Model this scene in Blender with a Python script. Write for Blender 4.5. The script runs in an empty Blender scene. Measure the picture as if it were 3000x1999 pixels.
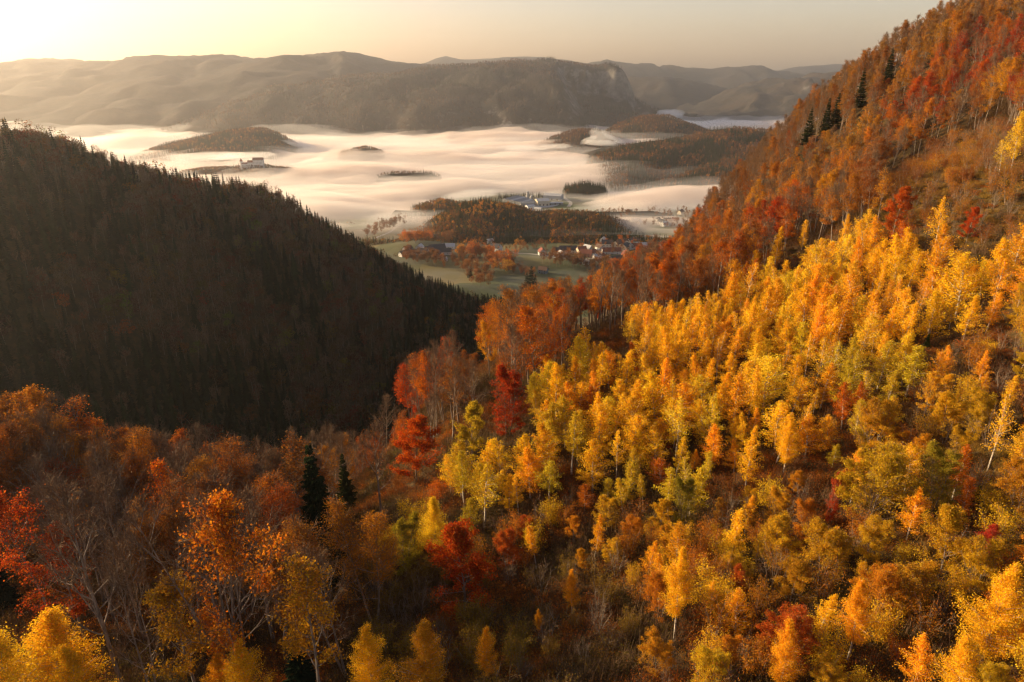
import bpy, math, random
import numpy as np
from mathutils import Vector, Matrix
R = math.radians
rng = np.random.default_rng(7)
random.seed(7)
SC = bpy.context.scene
COL = SC.collection

# ------------------------------------------------------------------ camera, sky, sun, exposure
PITCH = R(21.65)
FPX = 24/36*1024
cam_d = bpy.data.cameras.new('camera'); cam = bpy.data.objects.new('camera', cam_d); COL.objects.link(cam)
cam_d.lens = 24; cam_d.sensor_width = 36; cam_d.clip_start = 1; cam_d.clip_end = 60000
cam.location = (0, 0, 0); cam.rotation_euler = (math.pi/2-PITCH, 0, 0)
SC.camera = cam
SUN_AZ, SUN_EL = R(-70), R(13.5)          # azimuth from +Y towards +X
SUN_DIR = Vector((math.sin(SUN_AZ)*math.cos(SUN_EL), math.cos(SUN_AZ)*math.cos(SUN_EL), math.sin(SUN_EL)))
W = bpy.data.worlds.new('World'); SC.world = W; W.use_nodes = True
nt = W.node_tree; bg = nt.nodes['Background']
sky = nt.nodes.new('ShaderNodeTexSky'); sky.sky_type = 'NISHITA'; sky.sun_disc = False
sky.sun_elevation = SUN_EL; sky.sun_rotation = SUN_AZ % (2*math.pi)
sky.altitude = 500; sky.air_density = 1.0; sky.dust_density = 2.2; sky.ozone_density = 1.0
tint = nt.nodes.new('ShaderNodeMix'); tint.data_type = 'RGBA'; tint.blend_type = 'MULTIPLY'
tint.inputs[0].default_value = 1.0; tint.inputs[7].default_value = (1.0, 0.775, 0.70, 1)
nt.links.new(sky.outputs[0], tint.inputs[6]); nt.links.new(tint.outputs[2], bg.inputs[0])
bg.inputs[1].default_value = 0.12
sl = bpy.data.lights.new('sun', 'SUN'); sl.energy = 5.0; sl.angle = R(0.55); sl.color = (1.0, 0.76, 0.45)
so = bpy.data.objects.new('sun', sl); COL.objects.link(so)
so.rotation_euler = (-SUN_DIR).to_track_quat('-Z', 'Y').to_euler()
vs = SC.view_settings; vs.view_transform = 'Standard'; vs.look = 'None'; vs.exposure = 1.1; vs.gamma = 1
vs.use_curve_mapping = False
cy = SC.cycles
cy.use_denoising = True
cy.max_bounces = 8; cy.diffuse_bounces = 3; cy.glossy_bounces = 1; cy.transmission_bounces = 3
cy.volume_bounces = 5; cy.transparent_max_bounces = 8
cy.use_adaptive_sampling = True; cy.adaptive_threshold = 0.01
cy.filter_width = 1.3
HAZE_D = 0.000062

# ------------------------------------------------------------------ helpers
def ray(px, py):
    dx = (px-512)/FPX; dy = (py-341)/FPX
    return np.array([dx, math.cos(PITCH)-dy*math.sin(PITCH), -math.sin(PITCH)-dy*math.cos(PITCH)])
K = 1024/2353
def P(X, Y, t, up=0.0):
    r = ray(X*K, Y*K)*t
    return (r[0], r[1], r[2]-up)

def _hash(ix, iy, seed):
    h = (ix.astype(np.int64)*374761393 + iy.astype(np.int64)*668265263 + seed*1274126177) & 0xffffffff
    h = ((h ^ (h >> 13))*1274126177) & 0xffffffff
    h = (h ^ (h >> 16))
    return (h & 0xffff)/65535.0
def vnoise(x, y, seed=0):
    x = np.asarray(x, float); y = np.asarray(y, float)
    ix = np.floor(x); iy = np.floor(y); fx = x-ix; fy = y-iy
    fx = fx*fx*fx*(fx*(fx*6-15)+10); fy = fy*fy*fy*(fy*(fy*6-15)+10)
    a = _hash(ix, iy, seed); b = _hash(ix+1, iy, seed); c = _hash(ix, iy+1, seed); d = _hash(ix+1, iy+1, seed)
    return (a*(1-fx)+b*fx)*(1-fy)+(c*(1-fx)+d*fx)*fy
def fbm(x, y, seed=0, octv=4):
    s = 0; a = 0.5; tot = 0
    for k in range(octv):
        s = s+a*vnoise(x*2**k, y*2**k, seed+k*17); tot += a; a *= 0.5
    return s/tot
def sstep(a, b, v):
    t = np.clip((v-a)/(b-a), 0, 1); return t*t*(3-2*t)

def prop(o, label=None, cat=None, group=None, kind=None):
    if label: o['label'] = label
    if cat: o['category'] = cat
    if group: o['group'] = group
    if kind: o['kind'] = kind
    return o
def mesh_np(name, V, F, mats=(), midx=None, smooth=False, attrs=None):
    """V (n,3); F list of arrays (k,4) or (k,3)"""
    me = bpy.data.meshes.new(name)
    if not isinstance(F, (list, tuple)): F = [F]
    F = [f for f in F if len(f)]
    me.vertices.add(len(V)); me.vertices.foreach_set('co', np.asarray(V, np.float32).ravel())
    loops = np.concatenate([f.ravel() for f in F]).astype(np.int32)
    sizes = np.concatenate([np.full(len(f), f.shape[1]) for f in F]).astype(np.int32)
    me.loops.add(len(loops)); me.loops.foreach_set('vertex_index', loops)
    me.polygons.add(len(sizes))
    me.polygons.foreach_set('loop_start', np.concatenate([[0], np.cumsum(sizes)[:-1]]).astype(np.int32))
    me.polygons.foreach_set('loop_total', sizes)
    if midx is not None: me.polygons.foreach_set('material_index', np.asarray(midx, np.int32))
    for m in mats: me.materials.append(m)
    if attrs:
        for k, a in attrs.items():
            at = me.attributes.new(k, 'FLOAT_COLOR', 'POINT')
            c = np.ones((len(V), 4), np.float32); c[:, :3] = a; at.data.foreach_set('color', c.ravel())
    me.update(calc_edges=True)
    me.polygons.foreach_set('use_smooth', np.full(len(sizes), bool(smooth)))
    return me
def link(name, me, parent=None):
    o = bpy.data.objects.new(name, me); COL.objects.link(o)
    if parent is not None: o.parent = parent
    return o
def grid_faces(n, m):
    i = np.arange((n-1)*(m-1)); r = i//(m-1); c = i % (m-1); a = r*m+c
    return np.stack([a, a+1, a+m+1, a+m], 1)

class NT:
    def __init__(s, name):
        s.m = bpy.data.materials.new(name); s.m.use_nodes = True; s.t = s.m.node_tree; s.n = s.t.nodes; s.n.clear()
        s.out = s.n.new('ShaderNodeOutputMaterial')
    def add(s, typ, **kw):
        nd = s.n.new(typ)
        for k, v in kw.items(): setattr(nd, k, v)
        return nd
    def set(s, sock, v):
        if hasattr(v, 'bl_idname') and hasattr(v, 'links'): s.t.links.new(v, sock)
        else: sock.default_value = v
    def noise(s, scale, detail=4, rough=0.55, coord='Object', vec=None, dist=0.0):
        if vec is None:
            tc = s.add('ShaderNodeTexCoord'); vec = tc.outputs[coord]
        nz = s.add('ShaderNodeTexNoise'); s.set(nz.inputs['Vector'], vec)
        nz.inputs['Scale'].default_value = scale; nz.inputs['Detail'].default_value = detail; nz.inputs['Roughness'].default_value = rough
        nz.inputs['Distortion'].default_value = dist
        return nz.outputs['Fac']
    def ramp(s, fac, stops, interp='LINEAR'):
        r = s.add('ShaderNodeValToRGB'); s.set(r.inputs[0], fac); e = r.color_ramp.elements; r.color_ramp.interpolation = interp
        while len(e) < len(stops): e.new(0.5)
        for k, (p, c) in enumerate(stops):
            e[k].position = p; e[k].color = (*c, 1) if len(c) == 3 else c
        return r.outputs[0]
    def mix(s, fac, a, b, blend='MIX'):
        m = s.add('ShaderNodeMix', data_type='RGBA', blend_type=blend)
        s.set(m.inputs[0], fac); s.set(m.inputs[6], a if not isinstance(a, tuple) else (*a, 1)); s.set(m.inputs[7], b if not isinstance(b, tuple) else (*b, 1))
        return m.outputs[2]
    def math(s, op, a, b=0.0):
        m = s.add('ShaderNodeMath', operation=op); s.set(m.inputs[0], a); s.set(m.inputs[1], b); return m.outputs[0]
    def bsdf(s, col, rough=0.9, bump=None, bump_s=0.5, bump_d=1.0, spec=0.2):
        b = s.add('ShaderNodeBsdfPrincipled'); s.set(b.inputs['Base Color'], (*col, 1) if isinstance(col, tuple) else col)
        b.inputs['Roughness'].default_value = rough; b.inputs['Specular IOR Level'].default_value = spec
        if bump is not None:
            bp = s.add('ShaderNodeBump'); s.set(bp.inputs['Height'], bump); bp.inputs['Strength'].default_value = bump_s
            bp.inputs['Distance'].default_value = bump_d; s.t.links.new(bp.outputs[0], b.inputs['Normal'])
        s.t.links.new(b.outputs[0], s.out.inputs[0]); return b

def mat_simple(name, col, rough=0.9, var=0.25, scale=3.0):
    n = NT(name); nz = n.noise(scale)
    c = n.mix(nz, tuple(v*(1-var) for v in col), tuple(min(1, v*(1+var)) for v in col)); n.bsdf(c, rough); return n.m

# ------------------------------------------------------------------ terrain materials
def mat_forest_floor():
    n = NT('leaf litter and dry grass'); a = n.noise(0.35, 6, 0.65); b = n.noise(0.045, 4)
    c = n.ramp(a, [(0.3, (0.012, 0.008, 0.004)), (0.5, (0.04, 0.022, 0.008)), (0.66, (0.11, 0.052, 0.014)), (0.8, (0.06, 0.05, 0.016))])
    c2 = n.mix(b, c, n.mix(a, (0.03, 0.026, 0.009), (0.11, 0.075, 0.024)))
    n.bsdf(c2, 0.95, n.noise(1.5, 5), 0.8, 0.5); return n.m
def mat_far_forest(name, stops, scale, rock=False, snow=False):
    n = NT(name); a = n.noise(scale, 8, 0.7); b = n.noise(scale*0.12, 5, 0.6)
    f = n.math('ADD', n.math('MULTIPLY', a, 0.6), n.math('MULTIPLY', b, 0.4))
    c = n.ramp(f, stops)
    if rock or snow:
        g = n.add('ShaderNodeNewGeometry'); sx = n.add('ShaderNodeSeparateXYZ'); n.set(sx.inputs[0], g.outputs['Normal'])
        if rock:
            rk = n.ramp(n.noise(scale*0.5, 8, 0.75), [(0.40, (0.035, 0.032, 0.028)), (0.66, (0.20, 0.185, 0.16))])
            msk = n.ramp(n.math('ADD', sx.outputs[2], n.math('MULTIPLY', n.math('SUBTRACT', n.noise(scale*0.8, 8, 0.75), 0.5), 1.3)),
                         [(0.60, (1, 1, 1)), (0.72, (0, 0, 0))])
            c = n.mix(msk, c, rk)
        if snow:
            px = n.add('ShaderNodeSeparateXYZ'); tc = n.add('ShaderNodeTexCoord'); n.set(px.inputs[0], tc.outputs['Object'])
            h = n.math('ADD', px.outputs[2], n.math('MULTIPLY', n.noise(scale*0.4, 6, 0.7), 160.0))
            msk = n.ramp(n.math('DIVIDE', h, 600.0), [(0.62, (0, 0, 0)), (0.72, (1, 1, 1))])
            c = n.mix(n.math('MULTIPLY', msk, 0.6), c, (0.6, 0.6, 0.62))
    n.bsdf(c, 0.95, n.noise(scale*1.3, 8, 0.75), 0.8, 9.0); return n.m
def mat_valley():
    n = NT('frosted meadows'); a = n.noise(0.012, 4); b = n.noise(0.1, 6, 0.7)
    vor = n.add('ShaderNodeTexVoronoi'); tc = n.add('ShaderNodeTexCoord'); mp = n.add('ShaderNodeMapping')
    mp.inputs['Scale'].default_value = (1.0, 0.55, 1.0); mp.inputs['Rotation'].default_value = (0, 0, 0.35)
    n.t.links.new(tc.outputs['Object'], mp.inputs[0]); n.t.links.new(mp.outputs[0], vor.inputs['Vector']); vor.inputs['Scale'].default_value = 0.016
    field = n.ramp(vor.outputs['Color'], [(0.1, (0.075, 0.10, 0.035)), (0.35, (0.13, 0.115, 0.05)), (0.5, (0.06, 0.075, 0.024)), (0.68, (0.20, 0.155, 0.055)), (0.8, (0.11, 0.07, 0.035)), (0.95, (0.09, 0.10, 0.05))])
    frost = n.mix(n.ramp(a, [(0.45, (0, 0, 0)), (0.75, (0.6, 0.6, 0.6))]), field, (0.19, 0.20, 0.19))
    c = n.mix(n.math('MULTIPLY', b, 0.35), frost, (0.06, 0.06, 0.03))
    n.bsdf(c, 0.95, b, 0.5, 1.0); return n.m
M_FLOOR = mat_forest_floor()
M_VALLEY = mat_valley()
FOREST_STOPS = [(0.30, (0.008, 0.010, 0.007)), (0.45, (0.022, 0.019, 0.012)), (0.58, (0.045, 0.030, 0.017)), (0.75, (0.075, 0.047, 0.026))]
M_HILLF = mat_far_forest('autumn forest floor', FOREST_STOPS, 0.05)
M_MOUNT = mat_far_forest('distant beech forest with limestone', FOREST_STOPS, 0.02, rock=True)
M_SNOW = mat_far_forest('high mountain forest with thin snow', FOREST_STOPS, 0.01, snow=True)

# ------------------------------------------------------------------ terrain: near hillside and wooded hill (smooth surfaces through surveyed points)
class TPS:
    def __init__(s, pts, smooth=0.0):
        p = np.array(pts, float); s.xy = p[:, :2]/100; n = len(p)
        d = np.linalg.norm(s.xy[:, None]-s.xy[None], axis=2)
        Kk = s.k(d)+smooth*np.eye(n); Q = np.hstack([np.ones((n, 1)), s.xy])
        A = np.block([[Kk, Q], [Q.T, np.zeros((3, 3))]])
        w = np.linalg.solve(A, np.concatenate([p[:, 2], np.zeros(3)])); s.w = w[:n]; s.a = w[n:]
    def k(s, d): return np.where(d > 1e-9, d*d*np.log(np.maximum(d, 1e-9)), 0)
    def __call__(s, x, y):
        x = np.atleast_1d(np.asarray(x, float)); sh = x.shape; q = np.stack([x.ravel(), np.broadcast_to(y, sh).ravel()], 1)/100
        out = np.empty(len(q))
        for i in range(0, len(q), 20000):
            d = np.linalg.norm(q[i:i+20000, None]-s.xy[None], axis=2)
            out[i:i+20000] = s.k(d)@s.w+s.a[0]+q[i:i+20000]@s.a[1:]
        return out.reshape(sh)
near_pts = [P(2250, 1530, 70), P(590, 1545, 88), P(1350, 1560, 78), P(1500, 960, 145), P(2100, 620, 165), P(1990, 395, 262), P(2340, 400, 160),
            P(1378, 758, 244), P(1750, 1250, 100), P(1100, 1420, 100), P(1200, 1000, 150), P(1700, 620, 225), P(850, 1300, 125)]
ridge_tab = [(2353, -60, 330, 18), (2180, 20, 340, 16), (2050, 130, 360, 16), (1900, 245, 400, 15), (1800, 318, 400, 17), (1700, 395, 370, 19),
             (1600, 465, 350, 22), (1500, 565, 320, 23), (1400, 612, 300, 24), (1250, 675, 285, 25), (1140, 730, 275, 25), (1020, 800, 255, 24),
             (900, 870, 230, 23), (800, 945, 205, 25), (740, 1015, 182, 25), (650, 1055, 165, 26), (400, 1010, 145, 24), (200, 965, 138, 23), (0, 900, 138, 22)]
for X, Y, t, u in ridge_tab:
    q = P(X, Y, t, u); near_pts.append(q)
    near_pts.append((q[0]*1.32, q[1]*1.32, q[2]-t*0.30)); near_pts.append((q[0]*1.75, q[1]*1.75, q[2]-t*0.72))
near_pts += [(200, 60, 12), (230, 150, 22), (280, 260, 30), (0, -60, -48), (90, -60, -15), (-90, -60, -75), (-140, 40, -95), (-200, 60, -125), (180, -60, 15)]
near_z0 = TPS(near_pts, 0.02)
def near_z(x, y):
    return near_z0(x, y)+(fbm(np.asarray(x)/38, np.asarray(y)/38, 3, 4)-0.5)*5
hill_pts = []
hill_tab = [(-800, 160, 420), (-400, 200, 460), (-200, 235, 480), (0, 280, 500), (200, 330, 530), (330, 380, 555), (430, 408, 580), (560, 420, 610), (650, 440, 640), (760, 508, 670),
            (870, 578, 690), (910, 610, 700), (1000, 645, 720), (1080, 675, 740), (1140, 705, 750)]
for X, Y, t in hill_tab:
    q = P(X, Y, t, 20); hill_pts.append(q); hill_pts.append((q[0]*1.3, q[1]*1.3, q[2]-t*0.16)); hill_pts.append((q[0]*1.7, q[1]*1.7, q[2]-t*0.5))
hill_pts += [(-460, 180, -140), (-380, 240, -160), (-320, 300, -175), (-250, 350, -198), (-185, 420, -226), (-115, 510, -247), (-45, 620, -262), (10, 690, -268), (60, 760, -275),
             (-330, 420, -95), (-270, 480, -110), (-190, 540, -155), (-110, 600, -205), (-380, 120, -150), (-200, 250, -200), (-60, 460, -262)]
hill_z0 = TPS(hill_pts, 0.05)
def hill_z(x, y):
    return hill_z0(x, y)+(fbm(np.asarray(x)/70, np.asarray(y)/70, 9, 4)-0.5)*14
def valley_z(x, y):
    x = np.asarray(x, float); y = np.asarray(y, float)
    z = np.interp(y, [-2000, 500, 700, 900, 1100, 1500, 2000, 3200, 20000], [-262, -262, -265, -272, -279, -297, -315, -335, -335])
    z = z+(fbm(x/160, y/160, 21, 3)-0.5)*9
    q = P(1050, 600, 1)
    for X, Y, t, h, sx, sy in [(1040, 610, 870, 9, 60, 40), (950, 540, 1130, 8, 70, 60), (1300, 570, 1040, 4, 90, 40)]:
        c = P(X, Y, t); z = z+h*np.exp(-((x-c[0])/sx)**2-((y-c[1])/sy)**2)
    return z
def surf(name, fn, xs, ys, mat, mask=None, label=None):
    X, Y = np.meshgrid(xs, ys); Z = fn(X, Y)
    V = np.stack([X.ravel(), Y.ravel(), Z.ravel()], 1); F = grid_faces(len(ys), len(xs))
    if mask is not None:
        k = mask(X, Y, Z).ravel(); F = F[k[F].any(axis=1)]
    o = link(name, mesh_np(name, V, F, [mat], smooth=True)); prop(o, label, kind='structure'); return o
xs = np.concatenate([np.arange(-9000, -900, 150), np.arange(-900, 1500, 14), np.arange(1500, 9001, 150)])
ys = np.concatenate([np.arange(-900, 500, 60), np.arange(500, 2600, 14), np.arange(2600, 13001, 160)])
surf('ground', valley_z, xs, ys, M_VALLEY, label='valley floor of frosted meadows and fields')
surf('hillside', near_z, np.arange(-300, 700, 4.0), np.arange(-120, 720, 4.0), M_FLOOR,
     mask=lambda X, Y, Z: (Z > -300) & (Z < 260), label='steep hillside of leaf litter and dry grass under the camera')
surf('wooded_hill', hill_z, np.arange(-1100, 260, 8.0), np.arange(60, 1300, 8.0), M_FLOOR,
     mask=lambda X, Y, Z: (Z > -320) & ((Y > 260) | (X < -190)), label='dark wooded hill across the side valley')

# ------------------------------------------------------------------ hills and mountains further out
class Hill:
    """a ridge through a skyline seen at distance yr; front foot at yf, back foot at yb"""
    def __init__(s, name, sky, yr, yf, yb, zb, top=0, mat=None, amp=0.0, wl=200, pw=1.0, dx=15, dy=15, seed=1, label='', crag=None):
        pr = []
        for X, Y in sky:
            r = ray(X*K, Y*K); pr.append((r[0]/r[1], r[2]/r[1]))
        s.s = np.array([p[0] for p in pr]); s.e = np.array([p[1] for p in pr]); s.yr, s.yf, s.yb, s.zb, s.top = yr, yf, yb, zb, top
        s.amp, s.wl, s.pw, s.seed, s.crag = amp, wl, pw, seed, crag; s.name = name
        s.x0, s.x1 = s.s[0]*yr*1.03-20, s.s[-1]*yr*1.03+20
        xs = np.arange(s.x0-dx, s.x1+dx, dx); ys = np.arange(yf-dy, yb+dy, dy)
        surf(name, s.z, xs, ys, mat or M_HILLF, mask=lambda X, Y, Z: Z > zb-25, label=label)
    def z(s, x, y):
        x = np.asarray(x, float); y = np.asarray(y, float)
        wob = (fbm(x/s.wl, y/s.wl, s.seed, 3)-0.5)*0.35*(s.yr-s.yf)
        yy = y+wob
        u = x/s.yr; zr = np.interp(u, s.s, s.e)*s.yr-s.top
        edge = sstep(s.s[0]-0.01, s.s[0], u)*(1-sstep(s.s[-1], s.s[-1]+0.01, u))
        zr = s.zb+(zr-s.zb)*edge
        v = np.where(yy < s.yr, (yy-s.yf)/(s.yr-s.yf), (s.yb-yy)/(s.yb-s.yr))
        sh = np.where(v > 0, np.sin(np.clip(v, 0, 1)*math.pi/2)**s.pw, v*1.5)
        if s.crag is not None: sh = s.crag(x, y, v, sh)
        nz = (fbm(x/s.wl*1.7, y/s.wl*1.7, s.seed+5, 5)-0.5)
        rg = 1-np.abs(fbm(x/s.wl*1.5+nz*0.8, y/s.wl*0.45, s.seed+9, 5)-0.5)*5
        w = np.clip(v*1.4, 0, 1)*np.clip(1.22-np.clip(v, 0, 1), 0.16, 1)*edge
        crest = (fbm(x/s.wl*5, y/s.wl*5, s.seed+13, 3)-0.5)*s.amp*0.16*np.clip(v*2, 0, 1)
        return s.zb+(zr-s.zb)*sh+s.amp*(nz*0.6+rg*0.5)*w+crest-30*(1-edge)-40*sstep(0.0, -0.4, v)
HILLS = {}
def H(key, *a, **k): HILLS[key] = Hill(*a, **k)
H('mid', 'forest_knoll', [(880, 585), (930, 548), (1000, 500), (1050, 470), (1110, 458), (1180, 470), (1230, 490), (1290, 486), (1350, 490), (1400, 500), (1450, 520), (1500, 535), (1580, 575)],
  1330, 1180, 1480, -286, 13, amp=6, wl=110, dx=8, dy=8, seed=11, label='low wooded knoll between the village and the factory')
H('back', 'forest_knoll', [(800, 540), (850, 515), (900, 498), (960, 470), (1010, 456), (1060, 468), (1120, 490)],
  1530, 1400, 1640, -300, 13, amp=4, wl=110, dx=8, dy=8, seed=12, label='hazy wooded knoll half in the fog')
H('right', 'forest_hill', [(1310, 420), (1335, 392), (1370, 352), (1430, 336), (1500, 325), (1560, 318), (1640, 297), (1700, 291), (1760, 297), (1830, 305), (1950, 330), (2100, 360)],
  2350, 1860, 2900, -318, 10, amp=16, wl=260, dx=12, dy=12, seed=13, label='broad wooded hill rising from the fog')
H('front', 'forest_hill', [(1440, 445), (1530, 410), (1600, 388), (1680, 360), (1760, 348), (1850, 345), (2000, 350)],
  1960, 1760, 2300, -312, 14, amp=10, wl=160, dx=10, dy=10, seed=14, label='wooded spur in front of the broad hill')
H('brown', 'forest_hill', [(1370, 318), (1420, 282), (1480, 264), (1540, 263), (1600, 285), (1690, 322)], 3300, 2850, 3800, -330, 12, amp=18, wl=300, dx=16, dy=16, seed=15,
  label='brown wooded hill behind the fog plume')
H('lobe', 'forest_hill', [(1220, 338), (1270, 312), (1320, 296), (1370, 295), (1400, 305), (1440, 330)], 2950, 2700, 3200, -330, 12, amp=12, wl=240, dx=16, dy=16, seed=16,
  label='small brown hill at the edge of the fog sea')
H('spur', 'forest_hill', [(1110, 318), (1180, 302), (1300, 292), (1400, 290), (1500, 300)], 3700, 3400, 4100, -330, 10, amp=10, wl=300, dx=24, dy=24, seed=17,
  label='low hazy spur at the foot of the cliff mountain')
H('isle', 'forest_hill', [(335, 356), (380, 336), (440, 322), (500, 309), (540, 300), (600, 297), (640, 309), (680, 333), (718, 360)], 2800, 2460, 3100, -325, 5, amp=8, wl=220,
  dx=12, dy=12, seed=18, label='long wooded hill standing out of the fog like an island')
H('isle2', 'forest_hill', [(305, 338), (350, 321), (400, 311), (440, 319), (490, 333)], 3400, 3200, 3600, -325, 10, amp=8, wl=220, dx=16, dy=16, seed=19,
  label='small faint hill standing out of the fog')
H('castle', 'forest_knoll', [(415, 392), (470, 384), (540, 382), (566, 377), (600, 376), (625, 381), (700, 388)], 2110, 2040, 2190, -318, 8, amp=4, wl=90, dx=8, dy=8, seed=20,
  label='narrow rocky knoll under the castle')
H('islet', 'forest_knoll', [(785, 350), (812, 343), (838, 338), (860, 342), (882, 350)], 2520, 2440, 2600, -318, 4, amp=3, wl=90, dx=8, dy=8, seed=22, label='tiny wooded islet in the middle of the fog sea')
H('treeline', 'forest_knoll', [(870, 396), (900, 390), (940, 389), (985, 390), (1010, 397)], 2010, 1980, 2045, -315, 11, amp=2, wl=90, dx=8, dy=8, seed=23, label='low bank just breaking the fog surface')
H('copse', 'forest_knoll', [(1300, 424), (1330, 416), (1352, 414), (1390, 424)], 1820, 1760, 1880, -314, 11, amp=2, wl=90, dx=8, dy=8, seed=24, label='low bank at the fog edge under the broad hill')
H('m1', 'mountain_range', [(-900, 190), (-200, 165), (0, 155), (50, 141), (100, 143), (150, 149), (300, 148), (450, 141), (570, 134), (650, 141), (730, 139), (840, 131), (900, 140), (960, 149), (1100, 160), (1250, 175)],
  6800, 3450, 8200, -335, 0, mat=M_MOUNT, amp=210, wl=700, dx=36, dy=36, seed=31, label='long hazy mountain ridge under the bright sky')
H('m1b', 'mountain_spur', [(-600, 250), (-100, 268), (80, 264), (200, 255), (300, 225), (400, 203), (520, 200), (650, 205), (800, 230), (900, 270)],
  5000, 3400, 5900, -335, 0, mat=M_MOUNT, amp=110, wl=480, dx=30, dy=30, seed=32, label='lower wooded spur in front of the long ridge')
def cliff(x, y, v, sh):
    v = np.clip(v, -1, 1); n = (fbm(x/90, y/240, 44, 3)-0.5)*0.10; st = np.where(v > 0, 0.50*np.clip(v/0.62, 0, 1)**0.9+0.46*sstep(0.60, 0.74, v+n)+0.04*np.clip((v-0.7)/0.3, 0, 1), v)
    k = sstep(0.045, 0.085, x/4900); return sh*(1-k)+st*k
H('m2', 'mountain_plateau', [(560, 225), (700, 192), (900, 168), (1050, 154), (1200, 145), (1262, 143), (1330, 156), (1360, 155), (1388, 153), (1406, 161), (1418, 178), (1426, 205), (1432, 228), (1470, 247), (1500, 262), (1540, 285), (1560, 300)],
  4900, 3380, 5800, -335, 0, mat=M_MOUNT, amp=105, wl=420, pw=0.85, dx=13, dy=13, seed=33, crag=cliff, label='dark wooded mountain ending in a steep limestone cliff')
H('m3', 'mountain_range', [(880, 160), (960, 150), (1000, 136), (1025, 130), (1060, 139), (1100, 138), (1130, 136), (1160, 132), (1250, 131), (1300, 136), (1340, 145), (1420, 160)],
  11200, 9500, 12600, -335, 0, mat=M_SNOW, amp=90, wl=1100, dx=70, dy=70, seed=34, label='farthest mountains with a dusting of snow')
H('m4', 'mountain_range', [(1300, 162), (1345, 148), (1380, 140), (1430, 145), (1480, 147), (1560, 156), (1620, 157), (1680, 159), (1740, 154), (1790, 166), (1860, 180)],
  9200, 7800, 10500, -335, 0, mat=M_MOUNT, amp=170, wl=700, dx=45, dy=45, seed=35, label='blue grey mountain ridge behind the cliff')
H('m4b', 'mountain_range', [(1720, 172), (1780, 165), (1830, 155), (1900, 149), (1960, 146), (2010, 154), (2150, 150), (2500, 170)],
  11500, 10000, 12600, -335, 0, mat=M_SNOW, amp=80, wl=900, dx=70, dy=70, seed=36, label='rounded far mountain beside the orange ridge')
H('m5', 'mountain_range', [(1390, 195), (1440, 178), (1500, 177), (1560, 184), (1620, 196), (1680, 214), (1740, 228)],
  7200, 5800, 8000, -335, 0, mat=M_MOUNT, amp=150, wl=560, dx=38, dy=38, seed=37, label='dark middle ridge above the far valley')
H('m6', 'mountain_range', [(1560, 262), (1640, 240), (1690, 216), (1750, 192), (1800, 184), (1860, 178), (1960, 168), (2150, 160), (2500, 180)],
  5600, 4250, 6600, -335, 0, mat=M_MOUNT, amp=170, wl=480, dx=26, dy=26, seed=38, label='dark rocky mountain to the side of the far valley')
# ------------------------------------------------------------------ tree materials
def tint_node(n):
    a = n.add('ShaderNodeAttribute', attribute_type='INSTANCER', attribute_name='tint'); return a.outputs['Color']
def mat_leaf(name, trans=0.48, var=0.5, dark=0.5):
    n = NT(name); t = tint_node(n)
    g = n.add('ShaderNodeNewGeometry'); rnd = g.outputs['Random Per Island']
    hv = n.add('ShaderNodeHueSaturation'); n.set(hv.inputs['Color'], t)
    n.set(hv.inputs['Hue'], n.math('ADD', 0.482, n.math('MULTIPLY', rnd, 0.034)))
    w = n.add('ShaderNodeTexWhiteNoise', noise_dimensions='1D'); n.set(w.inputs['W'], rnd)
    n.set(hv.inputs['Value'], n.math('ADD', 1-var*0.55, n.math('MULTIPLY', w.outputs['Value'], var)))
    c = hv.outputs[0]
    d = n.add('ShaderNodeBsdfDiffuse'); tr = n.add('ShaderNodeBsdfTranslucent'); n.set(d.inputs[0], c)
    n.set(tr.inputs[0], n.mix(1.0, c, (1.0, 0.90, 0.55), 'MULTIPLY'))
    m = n.add('ShaderNodeMixShader'); m.inputs[0].default_value = trans
    n.t.links.new(d.outputs[0], m.inputs[1]); n.t.links.new(tr.outputs[0], m.inputs[2]); n.t.links.new(m.outputs[0], n.out.inputs[0]); return n.m
def mat_bark(name, a, b, scale=2.5, zs=0.25):
    n = NT(name); tc = n.add('ShaderNodeTexCoord'); mp = n.add('ShaderNodeMapping'); mp.inputs['Scale'].default_value = (1, 1, zs)
    n.t.links.new(tc.outputs['Object'], mp.inputs[0]); nz = n.noise(scale, 5, 0.7, vec=mp.outputs[0])
    n.bsdf(n.ramp(nz, [(0.35, a), (0.6, b)]), 0.9); return n.m
M_LEAF = mat_leaf('autumn leaves')
M_NEEDLE = mat_leaf('spruce needles', 0.12, 0.6)
M_TWIG = mat_bark('bare twigs', (0.12, 0.07, 0.038), (0.21, 0.13, 0.07))
M_BIRCH = mat_bark('white birch bark', (0.10, 0.08, 0.06), (0.62, 0.55, 0.44), 3.0, 1.6)
M_BEECH = mat_bark('grey beech bark', (0.11, 0.085, 0.065), (0.30, 0.24, 0.185))
M_DARKB = mat_bark('dark bark', (0.04, 0.028, 0.02), (0.10, 0.07, 0.045))
M_PALE = mat_bark('bleached dead wood', (0.30, 0.26, 0.22), (0.50, 0.44, 0.38))

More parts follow.
